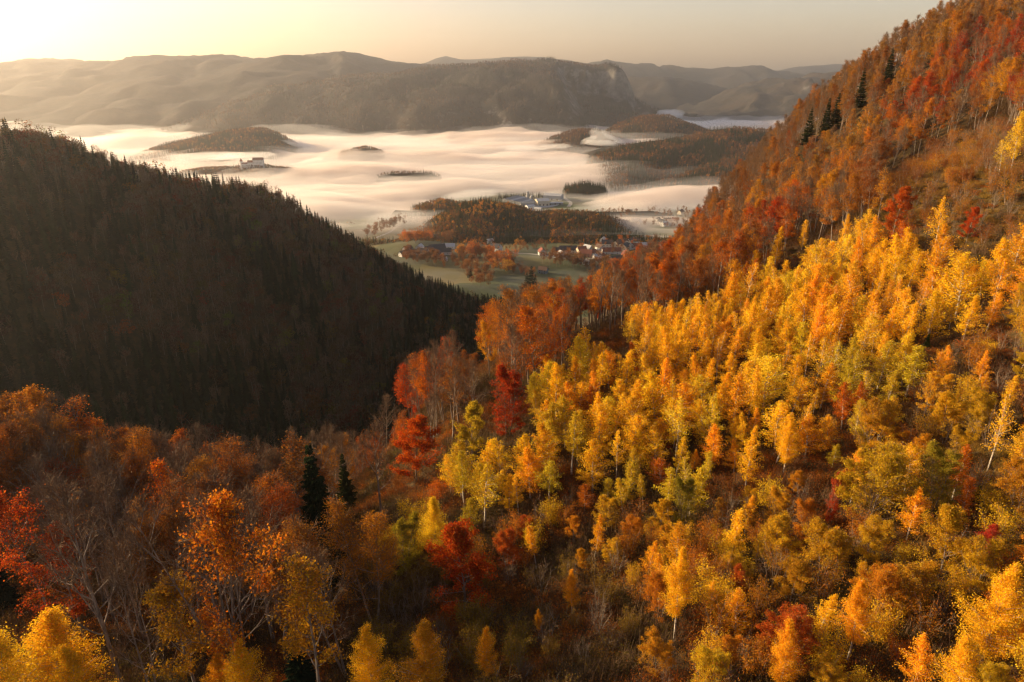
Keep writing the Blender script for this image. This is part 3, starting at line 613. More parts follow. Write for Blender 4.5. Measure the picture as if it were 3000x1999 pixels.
# ------------------------------------------------------------------ hillside: picked trees (X, Y of the foot and Y of the top in the 2353-wide view)
taken = []
COUNT = {}
def add_near(kind, proto, X, Yb, Yt, tint, label, cat, wide=1.0, group=None, tilt=(0, 0), h0=12.0, clear=0.3):
    h = hit(X, Yb, near_z)
    if h is None: return None
    p, t = h; H_ = 1.0
    for _ in range(12):
        yt = proj(p[0], p[1], p[2]+H_)[1]; H_ *= np.clip((Yb-Yt)/max(Yb-yt, 1e-3), 0.3, 3)
    s = H_/h0; taken.append((p[0], p[1], clear*H_*0.5+0.8)); COUNT[kind] = COUNT.get(kind, 0)+1
    return tree_copy(proto, kind, p, (s*wide, s*wide, s), random.uniform(0, 6.28), tint, label, cat, group, tilt)
PICK = [
 ('birch_tree', BIRCH_NEAR[0], 2250, 1540, 1290, GOLD, 'big bright golden birch with a full crown beside the lower frame corner', 'birch tree', 1.15),
 ('birch_tree', BIRCH_NEAR[1], 2190, 1665, 1475, GOLD, 'golden birch cut off by the picture edge in front of the big full birch', 'birch tree', 1.2),
 ('birch_tree', BIRCH_NEAR[0], 2350, 1660, 1492, GOLD, 'golden birch crown in the very corner below the big full birch', 'birch tree', 1.2),
 ('birch_tree', BIRCH_NEAR[1], 2332, 1560, 1425, AMBER, 'small amber birch close behind the corner birch', 'birch tree', 1.1),
 ('birch_tree', BIRCH_NEAR[2], 1946, 1525, 1335, AMBER, 'thin amber birch with a long bare white trunk standing alone in the scrub', 'birch tree', 1.15),
 ('birch_tree', BIRCH_NEAR[2], 1548, 1480, 1262, GOLD, 'golden birch with two pale stems at the edge of the dark scrub', 'birch tree', 1.0),
 ('birch_tree', BIRCH_NEAR[1], 1314, 1412, 1315, AMBER, 'small amber birch standing alone on the dark ground', 'birch tree', 1.0),
 ('birch_tree', BIRCH_NEAR[2], 1238, 1470, 1400, AMBER, 'smallest amber birch sapling on the dark ground beside the lone birch', 'birch tree', 0.9),
 ('birch_tree', BIRCH_NEAR[1], 1122, 1575, 1452, AMBER, 'orange birch with a thin crown at the foot of the dark clearing', 'birch tree', 1.0),
 ('birch_tree', BIRCH_NEAR[0], 985, 1640, 1420, mixc(AMBER, BROWN, 0.35), 'tall tawny birch with a brownish crown at the bottom of the picture', 'birch tree', 1.2),
 ('birch_tree', BIRCH_NEAR[1], 865, 1640, 1455, GOLD, 'yellow birch between the tawny birch and the dark young spruce', 'birch tree', 1.2),
 ('birch_tree', BIRCH_NEAR[0], 1790, 1600, 1425, AMBER, 'amber birch with a ragged crown near the bottom edge', 'birch tree', 1.0),
 ('birch_tree', BIRCH[2], 2268, 1085, 905, GOLD, 'left tree of the golden birch pair on the dry grass by the picture edge', 'birch tree', 1.1),
 ('birch_tree', BIRCH[0], 2335, 1095, 925, GOLD, 'right tree of the golden birch pair on the dry grass by the picture edge', 'birch tree', 1.1),
 ('birch_tree', BIRCH[5], 2322, 395, 255, LEMON, 'tall yellow birch high by the picture edge under the red forest', 'birch tree', 1.2),
 ('birch_tree', BIRCH[2], 2295, 400, 320, LEMON, 'short yellow birch at the foot of the tall one high by the edge', 'birch tree', 1.4),
 ('birch_tree', BIRCH[6], 1842, 575, 505, GOLD, 'small golden birch standing apart above the stand against the red forest', 'birch tree', 1.0),
 ('birch_tree', BIRCH[0], 1780, 615, 520, GOLD, 'highest golden birch at the tip of the stand', 'birch tree', 1.1),
 ('birch_tree', BIRCH[0], 1932, 585, 490, GOLD, 'golden birch with a broad crown just below the red forest edge', 'birch tree', 1.1),
 ('birch_tree', BIRCH_NEAR[1], 1800, 1090, 955, GOLD, 'golden birch with a pale trunk above the yellow maples', 'birch tree', 1.0),
 ('birch_tree', BIRCH[0], 1712, 1130, 980, GOLD, 'golden pointed birch between the stand and the olive saplings', 'birch tree', 1.1),
 ('birch_tree', BIRCH_NEAR[0], 60, 1690, 1440, LEMON, 'bright yellow birch at the bottom corner below the dark forest, outer one', 'birch tree', 1.5),
 ('birch_tree', BIRCH_NEAR[1], 150, 1690, 1422, GOLD, 'bright yellow birch at the bottom corner below the dark forest, tallest', 'birch tree', 1.5),
 ('birch_tree', BIRCH_NEAR[0], 225, 1700, 1478, GOLD, 'bright yellow birch at the bottom corner nearest the pale bare tree', 'birch tree', 1.2),
 ('birch_tree', BIRCH_NEAR[1], 600, 1690, 1490, GOLD, 'low golden birch in front of the three-stemmed bare beech', 'birch tree', 1.3),
 ('birch_tree', BIRCH_NEAR[2], 520, 1660, 1500, AMBER, 'low amber birch beside the pale bare tree at the bottom edge', 'birch tree', 1.2),
 ('birch_tree', BIRCH_NEAR[0], 1005, 1290, 1140, LEMON, 'lemon yellow birch leaning over the scarlet maple', 'birch tree', 1.2),
 ('birch_tree', BIRCH[6], 1735, 1295, 1222, LEMON, 'tiny yellow sapling standing in bare brown scrub', 'birch tree', 0.9),
 ('maple_tree', ROUND[0], 1066, 1415, 1222, RED, 'scarlet maple with a dense round crown above the dark clearing', 'maple tree', 1.2),
 ('maple_tree', ROUND[1], 1166, 1010, 862, CRIM, 'deep red maple at the lower corner of the golden stand', 'maple tree', 1.0),
 ('maple_tree', ROUND[0], 960, 1110, 965, (0.55, 0.11, 0.012), 'large orange red maple beside the bare beeches', 'maple tree', 1.3),
 ('maple_tree', ROUND[2], 1985, 1215, 1040, (0.50, 0.33, 0.02), 'widest mustard yellow maple, domed, in the middle of the scrub', 'maple tree', 1.25),
 ('maple_tree', ROUND[1], 2135, 1190, 1045, (0.42, 0.33, 0.03), 'sparse olive yellow maple next to the wide mustard maple', 'maple tree', 1.15),
 ('maple_tree', ROUND[0], 2150, 1340, 1180, (0.55, 0.33, 0.02), 'mustard maple below the sparse olive one', 'maple tree', 1.1),
 ('maple_tree', ROUND[2], 1885, 1345, 1215, (0.56, 0.33, 0.02), 'yellow maple leaning against the lower side of the wide mustard maple', 'maple tree', 1.2),
 ('maple_tree', ROUND[1], 2060, 1420, 1290, (0.52, 0.28, 0.02), 'golden brown maple above the big full birch', 'maple tree', 1.3),
 ('maple_tree', ROUND[2], 2000, 1060, 935, (0.55, 0.30, 0.02), 'round ochre maple with a reddish top above the wide mustard maple', 'maple tree', 1.2),
 ('maple_tree', ROUND[0], 1815, 1400, 1290, (0.50, 0.27, 0.02), 'low tan yellow maple in the brown scrub', 'maple tree', 1.3),
 ('maple_tree', ROUND[1], 2245, 1290, 1215, (0.50, 0.06, 0.03), 'small pinkish red maple on the dry grass by the picture edge', 'maple tree', 1.3),
 ('maple_tree', ROUND[0], 2050, 555, 435, (0.52, 0.12, 0.015), 'orange red maple with a pointed crown above the golden stand', 'maple tree', 1.0),
 ('maple_tree', ROUND[0], 2220, 560, 480, (0.55, 0.10, 0.02), 'small coral red maple behind the upper birches', 'maple tree', 1.0),
 ('maple_tree', ROUND[1], 930, 1330, 1190, OLIVE, 'dull olive tree at the edge of the red forest', 'maple tree', 0.9),
 ('maple_tree', ROUND[0], 1085, 1075, 935, mixc(OLIVE, LEMON, 0.4), 'olive yellow tree beside the deep red maple', 'maple tree', 0.9),
 ('maple_tree', ROUND[1], 1570, 1235, 1110, mixc(OLIVE, GREEN, 0.3), 'green olive sapling under the golden stand', 'maple tree', 0.8),
 ('maple_tree', ROUND[1], 1900, 1210, 1085, (0.45, 0.07, 0.02), 'slender red sapling between the golden stand and the mustard maple', 'maple tree', 0.5),
 ('beech_tree', BEECH[2], 560, 1640, 1150, (0.62, 0.22, 0.02), 'beech with a glowing orange gold crown behind the three-stemmed bare beech', 'beech tree', 0.85),
 ('beech_tree', BEECH[4], 745, 1640, 1300, (0.50, 0.26, 0.02), 'mustard gold beech above the dark young spruce', 'beech tree', 1.1),
 ('beech_tree', BEECH[4], 460, 1650, 1330, (0.44, 0.24, 0.02), 'dull golden beech behind the low amber birch', 'beech tree', 1.1),
 ('beech_tree', BEECH[0], 440, 1380, 1080, (0.55, 0.14, 0.012), 'orange beech with dark forked stem in the middle of the shaded slope', 'beech tree', 0.9),
 ('beech_tree', BEECH[2], 120, 1430, 1130, RED, 'dark red beech above the yellow corner birches', 'beech tree', 1.0),
 ('beech_tree', BEECH[2], 200, 1480, 1240, (0.40, 0.07, 0.012), 'low crimson beech in the shade behind the yellow corner birches', 'beech tree', 1.1),
 ('beech_tree', BEECH[2], 1125, 870, 745, (0.66, 0.33, 0.02), 'yellow beech standing out of the brown forest above the maples', 'beech tree', 0.9),
 ('bare_tree', BARE[0], 300, 1640, 1120, BROWN, 'tall pale bare tree with crooked limbs rising from the bottom edge', 'bare tree', 0.9),
 ('bare_tree', BARE[4], 565, 1620, 1095, BROWN, 'three-stemmed bare beech with dark trunks in the shaded slope', 'bare tree', 0.85),
 ('bare_tree', BARE[2], 365, 1670, 1290, BROWN, 'bare forked tree right beside the tall pale one', 'bare tree', 0.8),
 ('bare_tree', BARE[0], 1376, 765, 598, BROWN, 'tallest grey bare tree above the golden stand with a split top', 'bare tree', 0.8),
 ('bare_tree', BARE[3], 830, 1060, 872, BROWN, 'bare beech with twin tops on the lower ridge', 'bare tree', 0.7),
 ('bare_tree', BARE[2], 930, 985, 830, BROWN, 'bare tree with parallel straight stems on the ridge', 'bare tree', 0.8),
 ('bare_tree', BARE[0], 1090, 850, 700, BROWN, 'feathery bare tree on the ridge above the side valley', 'bare tree', 0.9),
 ('spruce_tree', SPR[0], 748, 1340, 1020, SPRUCE, 'tall dark spruce rising among the orange forest', 'spruce tree', 1.15),
 ('spruce_tree', SPR[2], 800, 1180, 1040, SPRUCE2, 'half hidden dull green spruce behind the tall dark one', 'spruce tree', 0.9),
 ('spruce_tree', SPR[2], 697, 1620, 1455, (0.014, 0.022, 0.012), 'very dark young spruce near the bottom edge', 'spruce tree', 1.25),
 ('spruce_tree', SPR[1], 20, 1400, 1240, (0.014, 0.018, 0.010), 'dark spruce in the shade at the picture side', 'spruce tree', 1.1),
 ('spruce_tree', SPR[0], 1853, 338, 246, SPRUCE2, 'lowest of the spruces poking above the orange ridge', 'spruce tree', 1.3),
 ('spruce_tree', SPR[1], 1893, 316, 224, SPRUCE2, 'spruce on the orange ridge, left one of the close pair', 'spruce tree', 1.3),
 ('spruce_tree', SPR[2], 1916, 300, 212, SPRUCE2, 'spruce on the orange ridge, right one of the close pair', 'spruce tree', 1.2),
 ('spruce_tree', SPR[0], 1972, 250, 156, SPRUCE2, 'spruce on the orange ridge above the close pair', 'spruce tree', 1.3),
 ('spruce_tree', SPR[1], 2036, 200, 108, SPRUCE2, 'highest spruce on the orange ridge against the sky', 'spruce tree', 1.3),
 ('spruce_tree', SPR[2], 2235, 1175, 1115, (0.03, 0.05, 0.015), 'tiny dark spruce on the dry grass below the golden pair', 'spruce tree', 1.9),
 ('spruce_tree', SPR[2], 2125, 810, 765, (0.03, 0.06, 0.012), 'small green spruce beside the upper golden birches', 'spruce tree', 1.4),
]
H0 = {'birch_tree': 12.0, 'maple_tree': 10.0, 'beech_tree': 24.0, 'bare_tree': 24.0, 'spruce_tree': 20.0}
for k, pr, X, Yb, Yt, c, lab, cat, wd in PICK:
    add_near(k, pr, X, Yb, Yt, c, lab, cat, wd, h0=H0[k], clear=0.42 if k != 'bare_tree' else 0.2)
# the bleached dead snag on the ridge
sg = bare_snag = None
def snag_mesh():
    rs = np.random.default_rng(77); tr, _ = path(rs, (0, 0, -0.6), (0.03, 0, 1), 14, 8, 0.04); s = segs_of(tr, 0.16, 0.03); b = []
    for i in range(26):
        q = on(tr, 0.2+0.8*i/26); p, _ = path(rs, q, dirv(i*2.4, R(70)), 1.9*(1.15-i/26)*rs.uniform(0.6, 1.1), 3, 0.15, 0.15); b += segs_of(p, 0.05, 0.02)
    return build('snag_trunk', [(*tubes(s, 6), M_PALE)]), build('snag_branches', [(*tubes(b, 4), M_PALE)])
o = add_near('dead_tree', snag_mesh(), 1020, 850, 748, BROWN, 'bleached dead tree with short stubs against the dark hill', 'dead tree', 1.0, h0=13.4)

# sight lines kept open towards the picked trees
SIGHT = []
for k, pr, X, Yb, Yt, c, lab, cat, wd in PICK:
    if k in ('spruce_tree', 'maple_tree', 'birch_tree') or 'bare' in lab or 'glowing' in lab or 'mustard gold' in lab: SIGHT.append((X, Yb, Yt, (Yb-Yt)*(0.22 if k == 'spruce_tree' else 0.3)))
def opens(x, y, z, hgt, X, Y):
    Yt = proj(x, y, z+hgt)[1]; ok = np.ones(len(x), bool)
    for a, yb, yt, w in SIGHT:
        high = yb < 360 and a < 2100
        ok &= ~((np.abs(X-a) < (w*0.4+5 if high else w+14)) & (Y > yb) & (Yt < yt+(0.45 if high else 0.72)*(yb-yt)))
    return ok
# ------------------------------------------------------------------ hillside: the rest of the trees, each one a thing
BIRCH_Z = [(1010, 1130), (1090, 1060), (1220, 930), (1330, 850), (1440, 790), (1560, 735), (1650, 705), (1740, 650), (1800, 612), (1950, 585), (2050, 560), (2200, 570), (2353, 600), (2480, 640),
           (2480, 790), (2353, 745), (2200, 800), (2130, 900), (2060, 960), (1960, 1075), (1850, 1120), (1700, 1170), (1520, 1235), (1330, 1150), (1180, 1225), (1050, 1265)]
CLEAR_Z = [(1990, 440), (2130, 350), (2250, 310), (2480, 300), (2480, 650), (2353, 600), (2200, 570), (2050, 555), (1990, 520)]
LOW_Z = [(860, 1300), (1010, 1130), (1050, 1265), (1180, 1225), (1330, 1150), (1520, 1235), (1700, 1170), (1850, 1120), (1960, 1075), (2060, 960), (2130, 900), (2200, 800), (2353, 745), (2600, 700),
         (2700, 2100), (900, 2100), (860, 1600)]
rs = np.random.default_rng(11)
def candidates(d):
    x, y = poisson(-190, 430, 18, 560, d, rs); z = near_z(x, y); X, Y, D = proj(x, y, z)
    k = (D > 25) & (X > -160) & (X < 2520) & (Y < 1900) & (Y > -140); return x[k], y[k], z[k], X[k], Y[k], D[k]
def seen(x, y, z, top, fn=None, cover=6.0, tmin=0.12):
    fn = fn or near_z; vis = np.ones(len(x), bool)
    for k in np.linspace(tmin, 0.93, 22):
        vis &= fn(x*k, y*k)+cover*min(1, (1-k)*8) < (z+top)*k
    return vis
TK = lambda x, y: np.array([min([((x-a)**2+(y-b)**2)**0.5-r for a, b, r in taken] or [9]) > 0 for x, y in zip(x, y)])
x, y, z, X, Y, D = candidates(4.9)
inb = inside(BIRCH_Z, X, Y) & TK(x, y) & opens(x, y, z, 9, X, Y)
gap = fbm(x/14, y/14, 61, 2) > 0.29
k = np.where(inb & gap)[0]; k = k[np.argsort(D[k])]; print('birches', len(k)); birch_rest = []
Ytop = np.interp(X, [1000, 1230, 1440, 1650, 1800, 1950, 2480], [1130, 930, 790, 705, 612, 585, 620])
for i in k:
    rel = Y[i]-Ytop[i]
    hgt = rs.uniform(9.0, 14.0)*(1-0.25*(rel > 330))*rs.choice([1, 1, 1, 0.7])
    u = rs.uniform(); patch = vnoise(x[i]/16, y[i]/16, 71)
    lowleft = X[i] < 1330 or rel > 300
    c = GOLD if u < 0.5 else (AMBER if u < 0.78 else LEMON)
    if lowleft and patch > 0.62: c = mixc(LEMON, OLIVE, 0.45)
    if u > 0.97: c = ORANGE
    tone = {GOLD: 'golden', AMBER: 'amber', LEMON: 'lemon yellow', ORANGE: 'orange'}.get(c, 'olive yellow')
    where = 'at the top edge of the golden stand under the red forest' if rel < 45 else ('at the lower edge of the golden stand above the brown scrub' if rel > 300 else ('in the side of the golden stand towards the side valley' if X[i] < 1330 else 'in the thick of the golden stand'))
    size = 'tall' if hgt > 11.6 else ('short' if hgt < 9.4 else 'middling')
    lab = '%s %s birch %s' % (size, tone, where)
    wd_ = hgt/12*rs.uniform(1.25, 1.85); bi = rs.integers(0, len(BIRCH)); tl = (rs.normal()*0.045, rs.normal()*0.045+0.04)
    if (len(k)-len(birch_rest)) > 0 and COUNT.get('b', 0) >= 234: birch_rest.append(((x[i], y[i], z[i]), (tl[0], tl[1], rs.uniform(0, 6.28)), (wd_, wd_, hgt/12), bi, jit(c))); continue
    COUNT['b'] = COUNT.get('b', 0)+1
    tree_copy(BIRCH[bi], 'birch_tree', (x[i], y[i], z[i]), (wd_, wd_, hgt/12), rs.uniform(0, 6.28), jit(c), lab, 'birch tree', lab+' group', tl)
if birch_rest: scatter('far_birches', BIRCH, *[[b[q] for b in birch_rest] for q in range(5)], 'farther golden birches at the top of the stand', 'forest')
# young birches and maples strewn through the low scrub
x, y, z, X, Y, D = candidates(6.4)
k = np.where(inside(LOW_Z, X, Y) & (X > 1160) & (X < 2440) & (Y < 1700) & TK(x, y) & opens(x, y, z, 6, X, Y) & ((X > 1480) | (Y < 1330)))[0]; rs2 = np.random.default_rng(5); k = rs2.permutation(k)[:96]
for n_, i in enumerate(k):
    where = 'above the big full birch' if (X[i] > 2000 and Y[i] > 1250) else ('in the scrub beside the wide mustard maple' if X[i] > 1750 else ('between the dark clearing and the yellow maples' if X[i] > 1450 else 'just under the golden stand'))
    if n_ < 34:
        hg = rs2.uniform(5, 9); c = jit([GOLD, AMBER, AMBER, ORANGE][rs2.integers(0, 4)]); lab = '%s birch sapling %s' % ('slim' if hg < 7 else 'taller', where)
        tree_copy(BIRCH[rs2.integers(0, len(BIRCH))], 'birch_tree', (x[i], y[i], z[i]), (hg/12*1.4, hg/12*1.4, hg/12), rs2.uniform(0, 6.28), c, lab, 'birch tree', lab+' group', (rs2.normal()*0.05, rs2.normal()*0.05))
    else:
        hg = rs2.uniform(4.5, 8.5); nm, c = [('mustard', (0.60, 0.36, 0.02)), ('ochre', (0.58, 0.28, 0.02)), ('copper', (0.55, 0.23, 0.018)), ('coral', (0.50, 0.12, 0.02)), ('mustard', (0.66, 0.42, 0.025))][rs2.choice([0, 0, 0, 1, 1, 1, 2, 2, 3, 4, 4, 4])]
        lab = '%s %s maple %s' % ('small' if hg < 6.5 else 'bushy', nm, where)
        tree_copy(ROUND[rs2.integers(0, 3)], 'maple_tree', (x[i], y[i], z[i]), (hg/10*1.1, hg/10*1.1, hg/10), rs2.uniform(0, 6.28), jit(c), lab, 'maple tree', lab+' group')
    taken.append((x[i], y[i], 1.6))
# forest above and beside the stand
x, y, z, X, Y, D = candidates(5.7)
fz = ~inside(BIRCH_Z, X, Y) & ~inside(CLEAR_Z, X, Y) & ~inside(LOW_Z, X, Y)
sx_, sy_ = math.sin(SUN_AZ), math.cos(SUN_AZ); LIT = []
for o in list(COL.objects):
    l_ = o.get('label') or ''
    if any(w in l_ for w in ('scarlet', 'corner below', 'deep red maple', 'large orange red', 'leaning over', 'dull olive', 'olive yellow tree', 'yellow beech', 'glowing', 'dull golden beech', 'mustard gold')): LIT.append((o.location.x, o.location.y))
def sunny(x, y):
    ok = np.ones(len(x), bool)
    for a, b in LIT:
        al = (x-a)*sx_+(y-b)*sy_; pe = np.abs((x-a)*sy_-(y-b)*sx_); ok &= ~((al > 0) & (al < 36) & (pe < 5.0))
    return ok
fz &= TK(x, y) & sunny(x, y) & opens(x, y, z, 20, X, Y) & (Y < 1780) & ~((X < -60) & (Y > 1150)) & ~((X < 330) & (Y > 1440)) & seen(x, y, z, 22, cover=3.0)
k = np.where(fz)[0]; k = k[np.argsort(D[k])]
print('forest candidates', len(k))
nb = nn = 0; rest = []
for i in k:
    left = X[i] < 900
    Yr = np.interp(X[i], [r[0] for r in ridge_tab][::-1], [r[1] for r in ridge_tab][::-1])
    rel = Y[i]-Yr                                       # picture distance of the foot below the tree-top ridge line
    p1 = fbm(x[i]/22, y[i]/22, 81, 2); p2 = vnoise(x[i]/11, y[i]/11, 85)
    bare_p = (0.70 if rel < 100 else 0.42) if not left else (0.80 if rel < 200 else 0.5)
    if X[i] > 1900: bare_p *= 0.55
    hgt = rs.uniform(16, 23)*(0.82 if X[i] > 1500 else 1.0)*(1.12 if left else 1)
    isbare = rs.uniform() < bare_p
    if X[i] > 1850 and (rel < 150 or (rel < 260 and p1 < 0.52)): pal = [(0.50, 0.24, 0.02), (0.56, 0.22, 0.018), (0.44, 0.21, 0.03), RUST]
    elif p1 > 0.63: pal = [RED, (0.5, 0.115, 0.012), CRIM, ORANGE]
    elif p1 > 0.44: pal = [ORANGE, (0.5, 0.15, 0.015), (0.55, 0.23, 0.016), RUST]
    else: pal = [(0.62, 0.29, 0.018), RUST, (0.5, 0.19, 0.02), (0.42, 0.17, 0.025)]
    c = jit(pal[int(p2*3.99)])
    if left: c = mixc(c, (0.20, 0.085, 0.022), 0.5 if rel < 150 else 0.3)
    elif rel < 90: c = mixc(c, (0.22, 0.11, 0.035), 0.35)  # duller brown mixed in along the ridge, shade painted into the leaves
    tone = 'red' if c[1] < 0.085 else ('orange' if c[1] < 0.16 else 'golden brown')
    if X[i] < 900: where = 'on the shaded slope above the bottom edge' if rel > 230 else 'along the brown tree line in front of the dark hill'
    elif X[i] < 1300: where = 'on the lower ridge beside the side valley'
    elif X[i] < 1750: where = 'on the ridge in front of the village'
    else: where = 'on the high slope under the open sky' if rel < 150 else 'in the red forest above the golden stand'
    loc = (x[i], y[i], z[i]-0.1); rot = rs.uniform(0, 6.28); tl = (rs.normal()*0.035, rs.normal()*0.035+0.03)
    if isbare and nn < 285:
        nn += 1; size = 'tall' if hgt > 20 else 'slender'
        lab = '%s bare grey beech %s' % (size, where)
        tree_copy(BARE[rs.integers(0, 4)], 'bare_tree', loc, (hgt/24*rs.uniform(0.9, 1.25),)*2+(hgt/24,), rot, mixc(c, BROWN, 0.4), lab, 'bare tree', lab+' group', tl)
    elif not isbare and nb < 285:
        nb += 1; size = 'tall' if hgt > 20 else 'lower'
        lab = '%s %s beech %s' % (size, tone, where)
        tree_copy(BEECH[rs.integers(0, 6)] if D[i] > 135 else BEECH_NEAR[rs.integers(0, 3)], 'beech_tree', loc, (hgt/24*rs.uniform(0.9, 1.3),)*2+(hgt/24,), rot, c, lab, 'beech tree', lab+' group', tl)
    else: rest.append((loc, rot, hgt, c, isbare))
print('bare', nn, 'beech', nb, 'rest', len(rest))
if rest:
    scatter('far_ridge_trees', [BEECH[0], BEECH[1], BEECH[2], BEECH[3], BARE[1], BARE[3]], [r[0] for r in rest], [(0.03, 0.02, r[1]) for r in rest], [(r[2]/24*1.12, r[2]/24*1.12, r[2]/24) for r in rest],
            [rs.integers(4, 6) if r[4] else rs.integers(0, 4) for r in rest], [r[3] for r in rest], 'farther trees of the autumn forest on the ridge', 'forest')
# shrubs and young trees of the low scrub
x, y, z, X, Y, D = candidates(4.3)
lz = (inside(LOW_Z, X, Y) | inside(CLEAR_Z, X, Y)) & TK(x, y) & (Y < 1800) & (fbm(x/13, y/13, 91, 3) > 0.34)
k = np.where(lz)[0]; k = k[np.argsort(D[k])]; shrub_rest = []
for n_, i in enumerate(k):
    right = X[i] > 1480; u = rs.uniform(); clear = inside(CLEAR_Z, X[i], Y[i])[0]
    if clear: pi, c, nm = rs.choice([1, 3, 3, 4, 6]), jit(mixc(RUST, (0.5, 0.24, 0.02), rs.uniform()**2)), 'brown'
    elif X[i] < 1450 and Y[i] > 1330: pi, c, nm = rs.choice([3, 4, 5, 6, 1]), jit(mixc(BROWN, OLIVE, 0.4)), 'dark brown'
    elif u < 0.34: pi, c, nm = rs.choice([0, 1, 2]), jit(mixc(GOLD, OLIVE, 0.35)), 'mustard'
    elif u < 0.6: pi, c, nm = rs.choice([1, 3]), jit((0.42, 0.17, 0.02)), 'copper'
    elif u < 0.68: pi, c, nm = rs.choice([1, 3]), jit(ORANGE), 'orange'
    else: pi, c, nm = rs.choice([4, 5, 6]), jit(RUST), 'bare brown'
    hgt = rs.uniform(3.0, 6.2); size = 'big' if hgt > 4.7 else 'small'
    where = 'in the high clearing under the forest' if clear else ('on the dark ground below the scarlet maple' if X[i] < 1480 and Y[i] > 1330 else ('in the scrub between the yellow maples' if Y[i] < 1420 else 'in the scrub along the bottom edge'))
    lab = '%s %s shrub %s' % (size, nm, where)
    if n_ >= 288: shrub_rest.append(((x[i], y[i], z[i]), (0, 0, rs.uniform(0, 6.28)), (hgt/5,)*3, pi, c)); continue
    o = tree_copy(BUSH[pi], 'shrub', (x[i], y[i], z[i]), hgt/5, rs.uniform(0, 6.28), c, lab, 'shrub', lab+' group')
if shrub_rest: scatter('far_scrub', BUSH, *[[b[q] for b in shrub_rest] for q in range(5)], 'farther shrubs of the high clearing', 'scrub')
# ground cover: low brush, dry grass, fallen leaves
def brush_mesh(seed, n, hh, r, w, leafn, leafs, mat=None):
    r_ = np.random.default_rng(seed); seg = []
    for i in range(n):
        a = r_.uniform(0, 6.28); q = r_.uniform(0, r)**1.0; p = np.array([q*math.cos(a), q*math.sin(a), -0.1]); d = dirv(r_.uniform(0, 6.28), r_.uniform(0, 0.7)); L = hh*r_.uniform(0.4, 1.1)
        e = p+d*L; seg.append([*p, *e, w, w*0.3])
    v, f = ribbons(seg, r_); parts = [(v, f, mat or M_TWIG)]
    if leafn:
        C = np.stack([r_.normal(size=leafn)*r*0.55, r_.normal(size=leafn)*r*0.55, r_.uniform(0.0, hh*0.8, leafn)**1.0], 1); lv, lf = quads(C, leafs, r_); parts.append((lv, lf, M_LEAF))
    return build('brush', parts)
BRUSH = [brush_mesh(500, 130, 1.7, 1.3, 0.015, 200, 0.15), brush_mesh(501, 90, 2.6, 1.1, 0.018, 120, 0.16), brush_mesh(502, 60, 1.2, 1.2, 0.012, 420, 0.17), brush_mesh(503, 260, 0.8, 1.2, 0.022, 60, 0.12, M_LEAF), brush_mesh(504, 20, 0.5, 1.3, 0.012, 320, 0.15)]
x, y, z, X, Y, D = candidates(1.75)
kk = (D < 240) & (Y < 1900); x, y, z, X, Y, D = [a[kk] for a in (x, y, z, X, Y, D)]
pn = fbm(x/9, y/9, 95, 3); cols = []; idx = []
for i in range(len(x)):
    u = rs.uniform(); g = (X[i] > 2120 and 1000 < Y[i] < 1400) or inside(CLEAR_Z, X[i], Y[i])[0]
    if g and u < 0.7: idx.append(3); cols.append(jit((0.30, 0.19, 0.05)))
    elif pn[i] > 0.56: idx.append(rs.choice([0, 2, 4])); cols.append(jit(mixc(mixc(RUST, BROWN, 0.4), ORANGE, rs.uniform(0, 0.45))))
    elif pn[i] > 0.44: idx.append(rs.choice([0, 1, 4])); cols.append(jit(mixc((0.10, 0.05, 0.018), (0.36, 0.18, 0.025), rs.uniform()**1.5)))
    else: idx.append(rs.choice([0, 1, 1, 4])); cols.append(jit(mixc((0.07, 0.04, 0.015), (0.16, 0.13, 0.02), rs.uniform(0, 0.8))))
m = len(x); sc_ = rs.uniform(0.6, 1.4, m)
scatter('undergrowth', BRUSH, np.stack([x, y, z], 1), np.stack([np.zeros(m), np.zeros(m), rs.uniform(0, 6.28, m)], 1), np.stack([sc_]*3, 1), idx, cols, 'low brush, dry grass and fallen leaves covering the hillside', 'undergrowth')
print('undergrowth', m)

# ------------------------------------------------------------------ the dark wooded hill
x, y = poisson(-560, 80, 230, 900, 7.2, rs); z = hill_z(x, y); X, Y, D = proj(x, y, z)
k = (X > -120) & (X < 1250) & (z > -275) & ((y > 300) | (x < -190))
zz = lambda a, b: hill_z(a, b)
x, y, z, X, Y, D = [a[k] for a in (x, y, z, X, Y, D)]
v = seen(x, y, z, 22, zz, cover=3.0, tmin=0.55); x, y, z, X, Y, D = [a[v] for a in (x, y, z, X, Y, D)]
nearly = np.ones(len(x), bool)
for kk in np.linspace(0.1, 0.5, 16): nearly &= near_z(x*kk, y*kk)+6 < (z+24)*kk
x, y, z, X, Y, D = [a[nearly] for a in (x, y, z, X, Y, D)]
print('hill trees', len(x))
order = np.argsort(D); ns = nbq = 0; rest = []
sk = np.interp(X, [h[0] for h in hill_tab], [h[1] for h in hill_tab])
